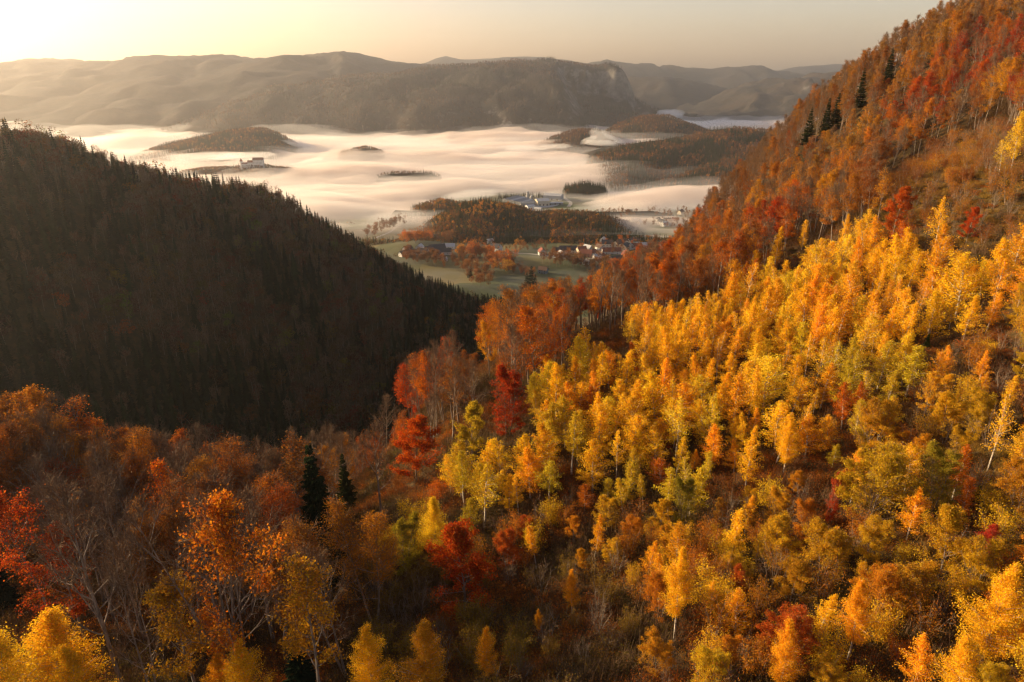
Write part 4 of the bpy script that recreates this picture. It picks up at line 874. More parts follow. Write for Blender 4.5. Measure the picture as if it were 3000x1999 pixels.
for i in order:
    pn = fbm(x[i]/45, y[i]/45, 101, 3); on_sky = Y[i]-sk[i] < 28; toe = X[i] > 930
    spr = rs.uniform() < (0.9 if on_sky and X[i] < 700 else (0.8 if toe else np.clip(0.42+(0.5-pn)*5, 0.08, 0.85)))
    hgt = rs.uniform(14, 23) if spr else rs.uniform(13, 21)
    if on_sky and X[i] < 800: hgt = rs.choice([rs.uniform(15, 20), rs.uniform(22, 32)]) if spr else rs.uniform(12, 17)
    if spr: c = jit(mixc((0.010, 0.014, 0.006), (0.024, 0.032, 0.010), rs.uniform()), 0.25)  # needle tints lowered: the hill's shade is put into their colour
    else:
        u = rs.uniform(); c = jit(mixc(BROWN, (0.30, 0.09, 0.02), u) if u < 0.8 else (mixc(BROWN, OLIVE, 0.6) if u < 0.95 else (0.40, 0.20, 0.03)), 0.25); c = tuple(q*(0.42 if rs.uniform() < 0.7 else 0.75) for q in c)  # browns scaled down so the leaf colour carries the hill's shade
    rest.append((i, spr, hgt, c, on_sky))
sky_s = [r for r in rest if r[1] and r[4]][:130]; oth = [r for r in rest if r[1] and not r[4]][:150]
ind = {id(r) for r in sky_s+oth}; brd = [r for r in rest if not r[1]][:240]; indb = {id(r) for r in brd}; left = []
for r in rest:
    i, spr, hgt, c, on_sky = r; loc = (x[i], y[i], z[i]-0.2); rot = rs.uniform(0, 6.28)
    where = 'on the crest of the dark hill against the fog' if on_sky else ('at the foot of the dark hill near the valley' if X[i] > 930 else ('low on the dark hill above the brown tree line' if Y[i] > 760 else 'on the side of the dark hill'))
    size = 'tall' if hgt > 22 else ('middling' if hgt > 18 else 'short')
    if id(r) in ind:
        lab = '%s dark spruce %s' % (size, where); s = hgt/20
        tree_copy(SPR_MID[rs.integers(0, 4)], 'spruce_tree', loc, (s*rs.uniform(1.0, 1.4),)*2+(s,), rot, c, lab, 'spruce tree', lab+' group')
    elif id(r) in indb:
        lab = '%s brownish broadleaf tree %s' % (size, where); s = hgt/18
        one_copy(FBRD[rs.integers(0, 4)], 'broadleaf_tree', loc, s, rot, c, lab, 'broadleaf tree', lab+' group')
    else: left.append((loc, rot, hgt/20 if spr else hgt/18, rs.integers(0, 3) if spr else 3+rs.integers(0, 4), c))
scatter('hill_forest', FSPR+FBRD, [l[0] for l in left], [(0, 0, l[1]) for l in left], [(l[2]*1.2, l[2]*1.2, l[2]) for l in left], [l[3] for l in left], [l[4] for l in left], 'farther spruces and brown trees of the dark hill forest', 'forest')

# ------------------------------------------------------------------ forests of the hills further out
def hill_forest(key, sp, name, label, conif, pal, protos=None, size=1.0, yback=30, x0=None, x1=None, lo=-318, patch=60, edge=None):
    h = HILLS[key]; x, y = poisson(x0 or h.x0, x1 or h.x1, h.yf-20, h.yr+yback, sp, rs); z = h.z(x, y); g = valley_z(x, y)
    sl = np.hypot(h.z(x+4, y)-z, h.z(x, y+4)-z)/4; k = (z > np.minimum(g+1.0, -300)) & (z > lo) & ((sl < 0.85) | (key != 'm2')); x, y, z = x[k], y[k], z[k]
    if edge is not None: k = edge(x, y, z); x, y, z = x[k], y[k], z[k]
    n = len(x); pn = fbm(x/patch, y/patch, h.seed+3, 3); con = rs.uniform(size=n) < np.clip(conif+(0.5-pn)*3, 0.02, 0.95)
    top = np.clip((z-z.min())/(z.max()-z.min()+1), 0, 1)
    P_ = protos or (FSPR_S+FBRD_S); idx = np.where(con, rs.integers(0, 2, n), 2+rs.integers(0, 3, n))
    hs = np.where(con, rs.uniform(0.7, 1.15, n), rs.uniform(0.75, 1.1, n))*size
    cols = np.array([jit(mixc((0.02, 0.028, 0.012), (0.035, 0.04, 0.016), rs.uniform()), 0.2) if c else jit(pal(p, t, rs.uniform()), 0.2) for c, p, t in zip(con, pn, top)])
    scatter(name, P_, np.stack([x, y, z-0.3], 1), np.stack([np.zeros(n), np.zeros(n), rs.uniform(0, 6.28, n)], 1), np.stack([hs]*3, 1), idx, cols, label, 'forest'); return n
pal_mid = lambda p, t, u: mixc(RUST, (0.50, 0.24, 0.03), u) if (t > 0.8 and u > 0.3) or u > 0.9 else (mixc((0.09, 0.05, 0.022), (0.22, 0.09, 0.025), u) if u > 0.35 else (0.075, 0.065, 0.022))
pal_dark = lambda p, t, u: (0.36, 0.17, 0.05) if u > 0.86 else mixc((0.10, 0.055, 0.03), (0.22, 0.10, 0.04), u)
pal_dull = lambda p, t, u: mixc((0.06, 0.036, 0.022), (0.15, 0.08, 0.04), u**2)
N = [hill_forest('treeline', 6, 'fog_bank_trees', 'thin line of treetops just breaking the fog surface', 0.7, pal_dark, size=0.62, yback=20),
     hill_forest('copse', 6, 'fog_edge_trees', 'small copse of dark spruces at the fog edge under the broad hill', 0.9, pal_dark, size=0.75, yback=20),
     hill_forest('mid', 6.6, 'knoll_forest', 'orange and brown woodland covering the knoll behind the village', 0.3, pal_mid, size=0.85, yback=60),
     hill_forest('back', 7.0, 'knoll_forest', 'hazy woodland on the knoll half in the fog', 0.4, pal_mid, size=0.8, yback=60),
     hill_forest('front', 8.5, 'spur_forest', 'dark woodland on the spur in front of the broad hill', 0.45, pal_dark, size=0.95),
     hill_forest('right', 9.5, 'broad_hill_forest', 'dark spruce and copper woodland on the broad hill', 0.5, pal_dark, size=1.0),
     hill_forest('isle', 8, 'island_hill_forest', 'hazy spruce woodland on the island-like hill', 0.65, pal_dark, size=1.05),
     hill_forest('isle2', 11, 'faint_hill_forest', 'faint woodland on the small far hill in the fog', 0.6, pal_dark, size=1.0),
     hill_forest('castle', 6, 'castle_knoll_forest', 'trees along the narrow knoll around the castle', 0.4, pal_dark, size=0.7, yback=40),
     hill_forest('islet', 7, 'islet_forest', 'clump of trees on the tiny islet in the fog', 0.5, pal_dark, size=0.8),
     hill_forest('brown', 11, 'brown_hill_forest', 'brown woodland on the hill behind the plume', 0.35, pal_dark, size=1.0),
     hill_forest('lobe', 9.5, 'small_hill_forest', 'brown woodland on the small hill at the fog edge', 0.4, pal_dark, size=1.0),
     hill_forest('m2', 24, 'cliff_mountain_forest', 'dense hazy forest on the plateau and flanks of the cliff mountain', 0.5, pal_dull, size=1.15, yback=60, lo=-290, patch=200)]
print('hill forests', N)
# ------------------------------------------------------------------ village, factory, castle
def boxV(x0, x1, y0, y1, z0, z1):
    V = np.array([(x, y, z) for z in (z0, z1) for x, y in ((x0, y0), (x1, y0), (x1, y1), (x0, y1))], float)
    F = np.array([(3, 2, 1, 0), (4, 5, 6, 7), (0, 1, 5, 4), (1, 2, 6, 5), (2, 3, 7, 6), (3, 0, 4, 7)]); return V, F
def prismV(x0, x1, y0, y1, z0, zr, th=0.0):
    """gable prism, ridge along x"""
    ym = (y0+y1)/2
    V = np.array([(x0, y0, z0), (x0, y1, z0), (x0, ym, zr), (x1, y0, z0), (x1, y1, z0), (x1, ym, zr)], float); return V
def walls_mesh(L, W_, h, rise, m):
    x, y = L/2, W_/2
    V = [(-x, -y, -2), (x, -y, -2), (x, y, -2), (-x, y, -2), (-x, -y, h), (x, -y, h), (x, y, h), (-x, y, h), (-x, 0, h+rise), (x, 0, h+rise)]
    F4 = [(0, 1, 5, 4), (2, 3, 7, 6), (3, 2, 1, 0), (4, 5, 9, 8), (6, 7, 8, 9), (1, 2, 6, 5), (3, 0, 4, 7)]; F3 = [(5, 6, 9), (7, 4, 8)]
    return mesh_np('walls', np.array(V, float), [np.array(F4), np.array(F3)], [m])
def roof_mesh(L, W_, h, rise, m, ov=0.7, th=0.28):
    x = L/2+ov; y = W_/2+ov; sl_ = rise/(W_/2); zl = h-ov*sl_+0.06; zr = h+rise+0.06
    V = []
    for xx in (-x, x): V += [(xx, -y, zl), (xx, 0, zr), (xx, y, zl), (xx, -y, zl+th), (xx, 0, zr+th*1.15), (xx, y, zl+th)]
    F = [(0, 6, 7, 1), (1, 7, 8, 2), (3, 4, 10, 9), (4, 5, 11, 10), (0, 3, 9, 6), (2, 8, 11, 5), (0, 1, 4, 3), (1, 2, 5, 4), (6, 9, 10, 7), (7, 10, 11, 8)]
    return mesh_np('roof', np.array(V, float), [np.array(F)], [m])
def box_mesh(name, x0, x1, y0, y1, z0, z1, m): V, F = boxV(x0, x1, y0, y1, z0, z1); return mesh_np(name, V, [F], [m])
M_WHITE = mat_simple('white plaster', (0.62, 0.60, 0.56), 0.85, 0.1, 0.4); M_CREAM = mat_simple('cream plaster', (0.60, 0.50, 0.36), 0.85, 0.1, 0.4); M_PEACH = mat_simple('brick red plaster', (0.36, 0.17, 0.11), 0.85, 0.15, 0.4)
M_GREYR = mat_simple('slate grey roof tiles', (0.05, 0.05, 0.055), 0.7, 0.2, 1.5); M_REDR = mat_simple('dull red roof tiles', (0.20, 0.07, 0.045), 0.8, 0.25, 1.5); M_BRNR = mat_simple('brown roof tiles', (0.11, 0.065, 0.045), 0.8, 0.25, 1.5)
M_LGR = mat_simple('frosted light roof sheet', (0.42, 0.42, 0.42), 0.6, 0.15, 0.2); M_GLASS = mat_simple('dark window glass', (0.03, 0.035, 0.04), 0.15, 0.1, 1); M_WOOD = mat_simple('dark timber', (0.09, 0.05, 0.03), 0.8, 0.2, 2)
M_BLUE = mat_simple('blue grey sheet', (0.16, 0.20, 0.24), 0.6, 0.1, 1); M_YARD = mat_simple('pale concrete yard', (0.38, 0.37, 0.35), 0.9, 0.2, 0.05); M_ROAD = mat_simple('pale gravel road', (0.34, 0.31, 0.27), 0.9, 0.15, 0.1)
WIN = box_mesh('window', -0.55, 0.55, -0.06, 0.06, -0.7, 0.7, M_GLASS); DOOR = box_mesh('door', -0.55, 0.55, -0.06, 0.06, 0, 2.1, M_WOOD); CHIM = box_mesh('chimney', -0.4, 0.4, -0.4, 0.4, -1.6, 1.3, M_BRNR)
BALC = box_mesh('balcony', -2.6, 2.6, -0.9, 0.0, -0.1, 0.9, M_WOOD)
_hm = {}
def house(loc, rot, L, W_, h, wall, roof, label, cat='house', name='house', group=None, balcony=False, rise=None):
    rise = rise or W_*0.42
    key = (round(L), round(W_), round(h, 1), wall.name, roof.name, round(rise, 1))
    if key not in _hm: _hm[key] = (walls_mesh(L, W_, h, rise, wall), roof_mesh(L, W_, h, rise, roof))
    wm, rm = _hm[key]
    e = bpy.data.objects.new(name, None); COL.objects.link(e); e.location = loc; e.rotation_euler = (0, 0, rot); prop(e, label, cat, group)
    def ch(nm, me, p, at=(0, 0, 0), rz=0):
        o = bpy.data.objects.new(nm, me); COL.objects.link(o); o.parent = p; o.location = at; o.rotation_euler = (0, 0, rz); return o
    w = ch('wall', wm, e); r = ch('roof', rm, e); ch('chimney', CHIM, r, (L*0.2, W_*0.12, h+rise))
    st = [1.6] if h < 4 else [1.6, 4.3]
    for z in st:
        for sy in (-1, 1):
            for fx_ in (-0.3, 0, 0.3):
                if z < 2 and sy < 0 and fx_ == 0: ch('door', DOOR, e, (0, sy*W_/2, 0)); continue
                ch('window', WIN, e, (fx_*L, sy*W_/2, z))
        for sx in (-1, 1):
            for fy_ in (-0.22, 0.22): ch('window', WIN, e, (sx*L/2, fy_*W_, z), math.pi/2)
    for sx in (-1, 1): ch('window', WIN, e, (sx*L/2, 0, h+rise*0.4), math.pi/2)
    if balcony: ch('balcony', BALC, e, (L/2, 0, h-0.4), math.pi/2)
    return e
Q = 2353/3000
def vpt(X3, Y3, fn=valley_z):
    h = hit(X3*Q, Y3*Q, fn, 500, 4200); return h
# (x, y in the 3000-wide photo of the wall foot), turn, length, width, wall height, wall, roof, label
HS = [
 (1195, 740, 0.9, 12, 9, 5.5, M_WHITE, M_GREYR, 'white house with grey gable at the far end of the farm row'),
 (1203, 747, 0.2, 20, 8, 3.6, M_WHITE, M_GREYR, 'long low white farm building with grey roof beside the meadow'),
 (1230, 737, 1.3, 11, 9, 6.5, M_WHITE, M_LGR, 'small tall white house with a pale roof in the farm row'),
 (1240, 748, -0.3, 15, 10, 5.0, M_WHITE, M_GREYR, 'white farmhouse with dark hipped roof at the front of the farm row'),
 (1259, 741, 0.5, 13, 9, 5.5, M_CREAM, M_GREYR, 'cream house with lit gable in the middle of the farm row'),
 (1281, 739, 0.35, 22, 11, 6.0, M_CREAM, M_GREYR, 'largest cream farmhouse with long dark roof'),
 (1297, 744, 0.1, 24, 10, 4.0, M_WHITE, M_GREYR, 'long dark-roofed barn next to the largest farmhouse'),
 (1262, 750, 1.2, 12, 10, 4.0, M_PEACH, M_BRNR, 'brown-roofed house in front of the farm row'),
 (1281, 752, 1.4, 11, 9, 4.5, M_WHITE, M_BRNR, 'white gabled house partly behind orange trees'),
 (1181, 750, 0.8, 10, 8, 4.0, M_WHITE, M_GREYR, 'white house half hidden by the dark spruces'),
 (1453, 737, -0.55, 15, 12, 6.5, M_WHITE, M_GREYR, 'big lone white house with black roof on the meadow edge'),
 (1436, 714, 0.4, 9, 6, 4.5, M_WHITE, M_LGR, 'small pale chapel-like house behind the lone white house'),
 (1314, 727, 0.1, 18, 9, 3.0, M_WHITE, M_LGR, 'low pale shed at the top of the farm row'),
 (1588, 747, -1.45, 13, 10, 5.5, M_WHITE, M_REDR, 'white chalet with red roof and dark balcony at the village edge'),
 (1637, 741, 0.1, 16, 10, 3.5, M_PEACH, M_GREYR, 'low dark-roofed house beside the red-roofed chalet'),
 (1663, 740, 0.05, 24, 12, 5.0, M_WHITE, M_GREYR, 'long house under the widest black roof in the village'),
 (1645, 753, -1.2, 11, 9, 5.0, M_WHITE, M_LGR, 'white gabled house in front of the black-roofed one'),
 (1632, 749, 0.4, 10, 8, 3.5, M_WHITE, M_REDR, 'small red-roofed house before the low dark one'),
 (1687, 741, -0.2, 12, 9, 4.0, M_CREAM, M_BRNR, 'cream house just right of the widest black roof'),
 (1703, 744, 0.4, 13, 11, 6.0, M_CREAM, M_REDR, 'tall cream house with red roof in the village middle'),
 (1722, 736, -0.9, 13, 10, 5.0, M_WHITE, M_LGR, 'white house with a frosted pale roof above the red roofs'),
 (1717, 753, -0.3, 16, 11, 5.5, M_PEACH, M_REDR, 'brick red house with skylight roof at the village front'),
 (1735, 750, 0.6, 10, 9, 5.5, M_WHITE, M_REDR, 'white gabled house joined to the brick red one'),
 (1757, 735, -1.1, 12, 9, 5.5, M_WHITE, M_BRNR, 'white house with brown roof near the tallest village house'),
 (1766, 716, 1.2, 9, 8, 7.5, M_WHITE, M_LGR, 'narrow tall pale house at the back of the village'),
 (1778, 725, -0.1, 15, 11, 6.5, M_WHITE, M_GREYR, 'white two-storey house with slate roof at the back of the village'),
 (1808, 724, 0.9, 13, 10, 6.0, M_CREAM, M_BRNR, 'house with bright sunlit gable, first of three'),
 (1824, 718, 0.2, 16, 10, 5.0, M_PEACH, M_BRNR, 'wide brown-roofed house behind the sunlit gables'),
 (1830, 734, 1.0, 14, 11, 6.5, M_CREAM, M_GREYR, 'house with bright sunlit gable, lowest of three'),
 (1841, 731, -1.2, 12, 10, 7.0, M_WHITE, M_GREYR, 'tall white house with triangular dormer at the village end'),
 (1846, 716, 0.9, 12, 9, 5.5, M_CREAM, M_GREYR, 'house with bright sunlit gable, highest of three'),
 (1858, 713, 0.1, 14, 9, 4.5, M_WHITE, M_BRNR, 'low brown-roofed house at the far back of the village'),
 (1791, 744, 0.05, 26, 10, 4.5, M_WHITE, M_REDR, 'long white house under a red brown roof'),
 (1776, 741, 0.3, 9, 7, 3.5, M_PEACH, M_REDR, 'small red-roofed annexe before the long white house'),
 (1760, 755, -1.2, 11, 9, 4.5, M_PEACH, M_BRNR, 'orange-walled house above the forest edge'),
 (1748, 759, 0.6, 10, 8, 3.2, M_WHITE, M_LGR, 'pale-roofed garage in front of the orange-walled house'),
 (1836, 755, -1.3, 13, 11, 5.0, M_PEACH, M_REDR, 'reddish house showing through bare treetops'),
 (1806, 769, 0.3, 16, 12, 4.0, M_WOOD, M_GREYR, 'dark barn just above the forest edge'),
 (1863, 727, 0.0, 16, 9, 4.0, M_WHITE, M_REDR, 'white house behind the red village tree'),
 (1888, 724, 0.1, 22, 9, 3.2, M_WHITE, M_LGR, 'long pale shed at the village end'),
 (1716, 774, -0.4, 8, 7, 3.2, M_WHITE, M_LGR, 'tiny white hut below the village'),
 (1591, 800, -0.4, 11, 8, 5.0, M_BLUE, M_BRNR, 'blue grey shed down in the frosty field'),
 (1863, 652, 0.2, 18, 9, 3.5, M_WHITE, M_LGR, 'pale farm shed beyond the knoll'),
 (1872, 657, 0.9, 10, 8, 4.0, M_WHITE, M_LGR, 'white hut beside the pale farm shed beyond the knoll'),
 (1926, 652, 0.8, 11, 9, 5.0, M_WHITE, M_GREYR, 'first white house in the upper hamlet beyond the knoll'),
 (1939, 658, -0.9, 13, 10, 5.5, M_WHITE, M_GREYR, 'largest white house of the upper hamlet'),
 (1947, 663, 0.6, 11, 9, 5.0, M_WHITE, M_LGR, 'white house with pale roof at the front of the upper hamlet'),
 (1954, 652, 0.1, 12, 9, 4.5, M_CREAM, M_BRNR, 'cream house at the back of the upper hamlet'),
 (1841, 626, 0.1, 14, 9, 4.0, M_WHITE, M_BRNR, 'dark-roofed farmhouse among hazy trees near the fog'),
 (1977, 652, -0.6, 11, 9, 5.0, M_CREAM, M_REDR, 'cream house close to the orange ridge'),
 (1994, 628, 0.7, 11, 9, 5.0, M_CREAM, M_BRNR, 'sunlit house farthest up by the orange ridge'),
 (1303, 766, 0.8, 6, 5, 3.0, M_WHITE, M_LGR, 'tiny white hut among the orange trees'),
]
hp = []
for X3, Y3, rz, L, W_, h, wm, rm, lab in HS:
    q = vpt(X3, Y3)
    if q is None: continue
    p = q[0]; hp.append(p); house(p, rz, L*1.15, W_*1.12, h*1.15, wm, rm, lab, group='houses of the valley villages', balcony='chalet' in lab)
# roads and paths, draped strips
def strip(name, pts3, width, mat, label, lift=0.35, fn=valley_z, kind='structure'):
    W3 = [vpt(a, b)[0] for a, b in pts3 if vpt(a, b) is not None]; W3 = np.array(W3); out = []
    seg = np.linalg.norm(np.diff(W3[:, :2], axis=0), axis=1); t = np.concatenate([[0], np.cumsum(seg)]); s = np.linspace(0, t[-1], max(12, int(t[-1]/8)))
    x = np.interp(s, t, W3[:, 0]); y = np.interp(s, t, W3[:, 1])
    dx, dy = np.gradient(x), np.gradient(y); n = np.hypot(dx, dy); nx, ny = -dy/n, dx/n; rows = []
    for u in np.linspace(-width/2, width/2, 5): rows.append(np.stack([x+nx*u, y+ny*u, fn(x+nx*u, y+ny*u)+lift], 1))
    V = np.concatenate(rows); F = grid_faces(5, len(s)); o = link(name, mesh_np(name, V, [F], [mat], smooth=True)); prop(o, label, kind=kind); return o
strip('road', [(1478, 739), (1510, 743), (1550, 744), (1600, 750), (1640, 757), (1700, 760), (1745, 758), (1790, 752)], 6, M_ROAD, 'pale road across the meadow into the village')
strip('path', [(1098, 700), (1120, 690), (1140, 682), (1152, 674), (1172, 660)], 5, M_ROAD, 'white track curving over the meadow')
strip('road', [(1645, 575), (1660, 585), (1672, 594), (1671, 600), (1665, 606)], 9, M_ROAD, 'bent concrete road beyond the factory')
strip('yard', [(1560, 607), (1600, 606), (1622, 601), (1632, 592)], 26, M_YARD, 'pale factory yard')
strip('yard', [(1556, 600), (1556, 612), (1570, 618)], 30, M_YARD, 'pale yard between the factory halls')
# factory
def hall(X3, Y3, rz, L, W_, h, wm, rm, lab, rise=3.0):
    q = vpt(X3, Y3); p = q[0]; e = bpy.data.objects.new('factory_hall', None); COL.objects.link(e); e.location = p; e.rotation_euler = (0, 0, rz); prop(e, lab, 'factory hall', 'halls of the factory')
    w = link('wall', walls_mesh(L, W_, h, rise, wm), e); r = link('roof', roof_mesh(L, W_, h, rise, rm, 0.4, 0.4), e)
    for k in (-0.3, 0.0, 0.3):
        g = bpy.data.objects.new('gate', DOOR); COL.objects.link(g); g.parent = e; g.location = (k*L, -W_/2, 0); g.scale = (3, 1, 1.8)
    return e
M_SHEET = mat_simple('weathered roof sheet', (0.24, 0.24, 0.235), 0.7, 0.25, 0.08)
for k in range(7):
    hall(1499+k*8.5, 588+k*2.3, 0.95, 62-k*3, 13, 7, M_SHEET, M_LGR if k in (2, 5) else M_SHEET, ['first', 'second', 'third', 'fourth', 'fifth', 'sixth', 'seventh'][k]+' bay of the long factory shed counted from the wooded knoll')
hall(1588, 600, 0.25, 30, 26, 11, M_CREAM, M_LGR, 'cream factory hall with pale hipped roof standing in the yard', 4)
hall(1621, 585, -0.35, 46, 26, 11, M_LGR, M_LGR, 'largest pale hall at the back of the factory', 4)
hall(1545, 604, 0.1, 34, 20, 8, M_SHEET, M_SHEET, 'dark grey hall at the front of the long shed')
hall(1553, 613, 0.5, 20, 14, 7, M_WHITE, M_LGR, 'white hall at the factory entrance')
hall(1576, 618, -0.5, 18, 8, 5, M_WHITE, M_LGR, 'small white hall nearest the knoll')
hall(1625, 600, 0.2, 40, 9, 4, M_SHEET, M_LGR, 'low row shed at the end of the yard', 1.5)
def silo(X3, Y3, r, h, lab):
    q = vpt(X3, Y3); e = bpy.data.objects.new('silo', None); COL.objects.link(e); e.location = q[0]; prop(e, lab, 'silo', 'factory silos')
    V, F = tubes([[0, 0, -2, 0, 0, h, r, r]], 14); link('body', mesh_np('silo_body', V, [F], [M_YARD]), e)
    V, F = tubes([[0, 0, h, 0, 0, h+r*0.8, r*1.08, 0.2]], 14); link('cap', mesh_np('silo_cap', V, [F], [M_LGR]), e)
silo(1546, 588, 3.2, 22, 'tallest factory silo with a white head'); silo(1554, 592, 2.4, 13, 'slim silo left of the twin silos'); silo(1557, 593, 2.4, 16, 'slim silo right in the twin silos'); silo(1542, 587, 2.0, 12, 'short silo beside the tallest one')
# castle on its knoll
q = HILLS['castle']; cp = np.array(P(583, 379, 2105/ray(583*K, 379*K)[1])); cz = float(q.z(cp[0], 2105)); cp = np.array([cp[0], 2105.0, cz+2.0])
cas = bpy.data.objects.new('castle', None); COL.objects.link(cas); cas.location = cp; cas.rotation_euler = (0, 0, 0.12); prop(cas, 'white castle with red roofs and a pointed tower on the foggy knoll', 'castle')
for (x0, x1, y0, y1, h, rs_, nm) in [(0, 30, -7, 7, 19, 6, 'main'), (-16, 0.5, -6, 6, 12, 5, 'wing'), (-34, -15.5, -5, 4, 8, 3, 'low')]:
    w = link('wall', walls_mesh(x1-x0, y1-y0, h, rs_, M_WHITE), cas); w.location = ((x0+x1)/2, 0, 0); r = link('roof', roof_mesh(x1-x0, y1-y0, h, rs_, M_REDR), cas); r.location = w.location
    for k in range(int((x1-x0)/4)):
        for z in np.arange(3, h-1, 4.5):
            o = bpy.data.objects.new('window', WIN); COL.objects.link(o); o.parent = cas; o.location = (x0+2+k*4, -(y1-y0)/2-0.02, z); o.scale = (1.2, 1, 1.2)
V, F = tubes([[-35, 0, -3, -35, 0, 15, 4.2, 4.2]], 12); t_ = link('tower', mesh_np('tower', V, [F], [M_WHITE]), cas)
V, F = tubes([[-35, 0, 15, -35, 0, 24, 5.0, 0.1]], 12); link('tower_roof', mesh_np('tower_roof', V, [F], [M_REDR]), cas)
# masonry terrace under the castle
tw_ = link('terrace', box_mesh('terrace', -38, 32, -9, 9, -14, 0.0, M_WHITE), cas)

# ------------------------------------------------------------------ trees of the valley: copses, orchard trees, hedgerow trees
VT = []   # x, y of the foot in the 3000-wide photo, height, tone, words
def row(n, x0, y0, x1, y1, sx, sy, h0_, h1_, tone, words_):
    for i in range(int(n*2.1)):
        u = rs.uniform(); VT.append((x0+(x1-x0)*u+rs.normal()*sx, y0+(y1-y0)*u+rs.normal()*sy, rs.uniform(h0_, h1_), tone, words_))
FO = (0.50, 0.17, 0.03); FB = (0.24, 0.10, 0.035); FG = (0.55, 0.27, 0.035)
row(20, 1178, 712, 1270, 702, 4, 3, 13, 20, FO, 'in the copse on the sunny meadow rise')
row(14, 1302, 716, 1335, 690, 8, 5, 12, 19, FB, 'in the copse behind the farm row')
row(9, 1405, 705, 1440, 695, 5, 3, 11, 16, FO, 'by the small pale chapel-like house')
row(6, 1345, 752, 1362, 748, 3, 3, 13, 18, FG, 'between the farm row and the lone white house')
row(9, 1372, 757, 1400, 755, 6, 4, 16, 26, FO, 'in the tall orange clump left of the lone white house')
row(8, 1410, 755, 1440, 752, 6, 3, 12, 18, FO, 'right in front of the lone white house')
row(17, 1430, 775, 1500, 772, 10, 8, 12, 20, FO, 'in the orange copse below the lone white house')
row(8, 1445, 790, 1500, 800, 10, 5, 10, 17, FG, 'at the lower side of the orange copse')
row(22, 1190, 765, 1320, 775, 10, 7, 12, 19, FB, 'in the brown tree belt below the farm row')
row(14, 1330, 790, 1430, 815, 12, 9, 11, 17, FB, 'around the frosty field beyond the dark hill')
row(7, 1388, 835, 1440, 835, 8, 6, 12, 17, FB, 'on the near edge of the frosty field')
row(8, 1330, 765, 1420, 782, 8, 5, 11, 18, FB, 'in the brown trees along the stream')
row(10, 1500, 735, 1600, 726, 14, 4, 8, 13, FB, 'in the hedge across the meadow')
row(12, 1480, 790, 1560, 812, 8, 6, 9, 15, FB, 'on the bank beyond the tall dark spruces')
VT += [(1513, 727, 15, FG, 'left one of the round pair alone on the meadow'), (1530, 728, 15, FG, 'right one of the round pair alone on the meadow'), (1621, 706, 22, (0.62, 0.24, 0.04), 'standing bright and alone against the brown knoll')]
row(16, 1600, 757, 1900, 735, 14, 8, 8, 14, FB, 'in the village gardens')
row(10, 1690, 730, 1880, 712, 8, 5, 9, 15, FO, 'behind the village houses')
row(24, 1610, 775, 1780, 790, 14, 8, 12, 20, FB, 'between the village and the nearer ridge')
row(24, 1760, 635, 2020, 628, 20, 6, 9, 15, FB, 'along the field edge near the fog')
row(16, 1880, 665, 2040, 655, 16, 6, 9, 14, FB, 'around the upper hamlet')
row(26, 1075, 690, 1180, 655, 10, 6, 11, 17, FB, 'in the hazy belt beside the curving white track')
nt_ = 0; vt_rest = []; VT.sort(key=lambda v: -v[2]*(v[1]-400)-1e4*(v[4].startswith(('left one', 'right one', 'standing'))))
for X3, Y3, hh, tone, wd in VT:
    q = vpt(X3, Y3)
    if q is None or any((q[0][0]-a[0])**2+(q[0][1]-a[1])**2 < 70 for a in hp): continue
    c = jit(tone, 0.18); nm = 'orange' if tone is FO else ('golden' if tone is FG or tone[0] > 0.6 else 'brown'); size = 'tall' if hh > 15.5 else 'low'
    lab = ('%s %s tree %s' % (size, nm, wd)) if not wd.startswith(('left one', 'right one', 'standing')) else '%s tree, %s' % (nm, wd)
    if nt_ >= 285: vt_rest.append((tuple(q[0]), (0, 0, rs.uniform(0, 6.28)), (hh/18*1.25,)*3, rs.integers(0, 3), c)); continue
    one_copy(FBRD[[0, 2, 2, 0][rs.integers(0, 4)] if tone is not FB else rs.integers(0, 3)], 'valley_tree', q[0], hh/18*1.25, rs.uniform(0, 6.28), c, lab, 'tree', lab+' group'); nt_ += 1
for X3, Y3, hh, lab in [(1556, 858, 36, 'tallest dark spruce at the edge of the frosty field'), (1543, 858, 27, 'dark spruce left of the tallest one by the frosty field'), (1567, 858, 25, 'dark spruce right of the tallest one by the frosty field'), (1551, 868, 20, 'lowest of the dark spruces by the frosty field'),
                      (1433, 728, 14, 'dark spruce beside the lone white house'), (1712, 772, 13, 'dark round spruce below the village'), (1703, 772, 12, 'small dark spruce below the village'),
                      (1379, 812, 15, 'olive spruce beyond the toe of the dark hill'), (1373, 815, 11, 'small olive spruce beyond the toe of the dark hill')]:
    q = vpt(X3, Y3)
    if q is not None: tree_copy(SPR_MID[2], 'spruce_tree', q[0], (hh/20*1.25, hh/20*1.25, hh/20), 1.0, (0.02, 0.028, 0.012), lab, 'spruce tree')
if vt_rest: scatter('valley_copses', FBRD, *[[b[k] for b in vt_rest] for k in range(5)], 'smaller trees of the valley copses and hedgerows', 'trees')
# far trees standing in the fog
FT = [(x_, 418, 19) for x_ in (567, 575, 588, 596)]
k_ = 0
for cx0, cx1, Y3, n_, y_, wd in [(1460, 1600, 562, 60, 1760, 'in the dim wood behind the factory')]:
    for i in range(n_):
        X3 = rs.uniform(cx0, cx1); r_ = ray(X3*Q*K, Y3*Q*K); x_ = r_[0]/r_[1]*y_; yy = y_+rs.normal()*12; z_ = float(valley_z(x_, yy)); zt = r_[2]/r_[1]*y_; s_ = rs.uniform(0.55, 0.9)
        lab = 'hazy spruce '+wd
        one_copy(FSPR[rs.integers(0, 3)], 'fog_spruce', (x_, yy, z_), s_, rs.uniform(0, 6.28), (0.03, 0.035, 0.02), lab, 'spruce tree', lab+' group')
print('valley trees', nt_)
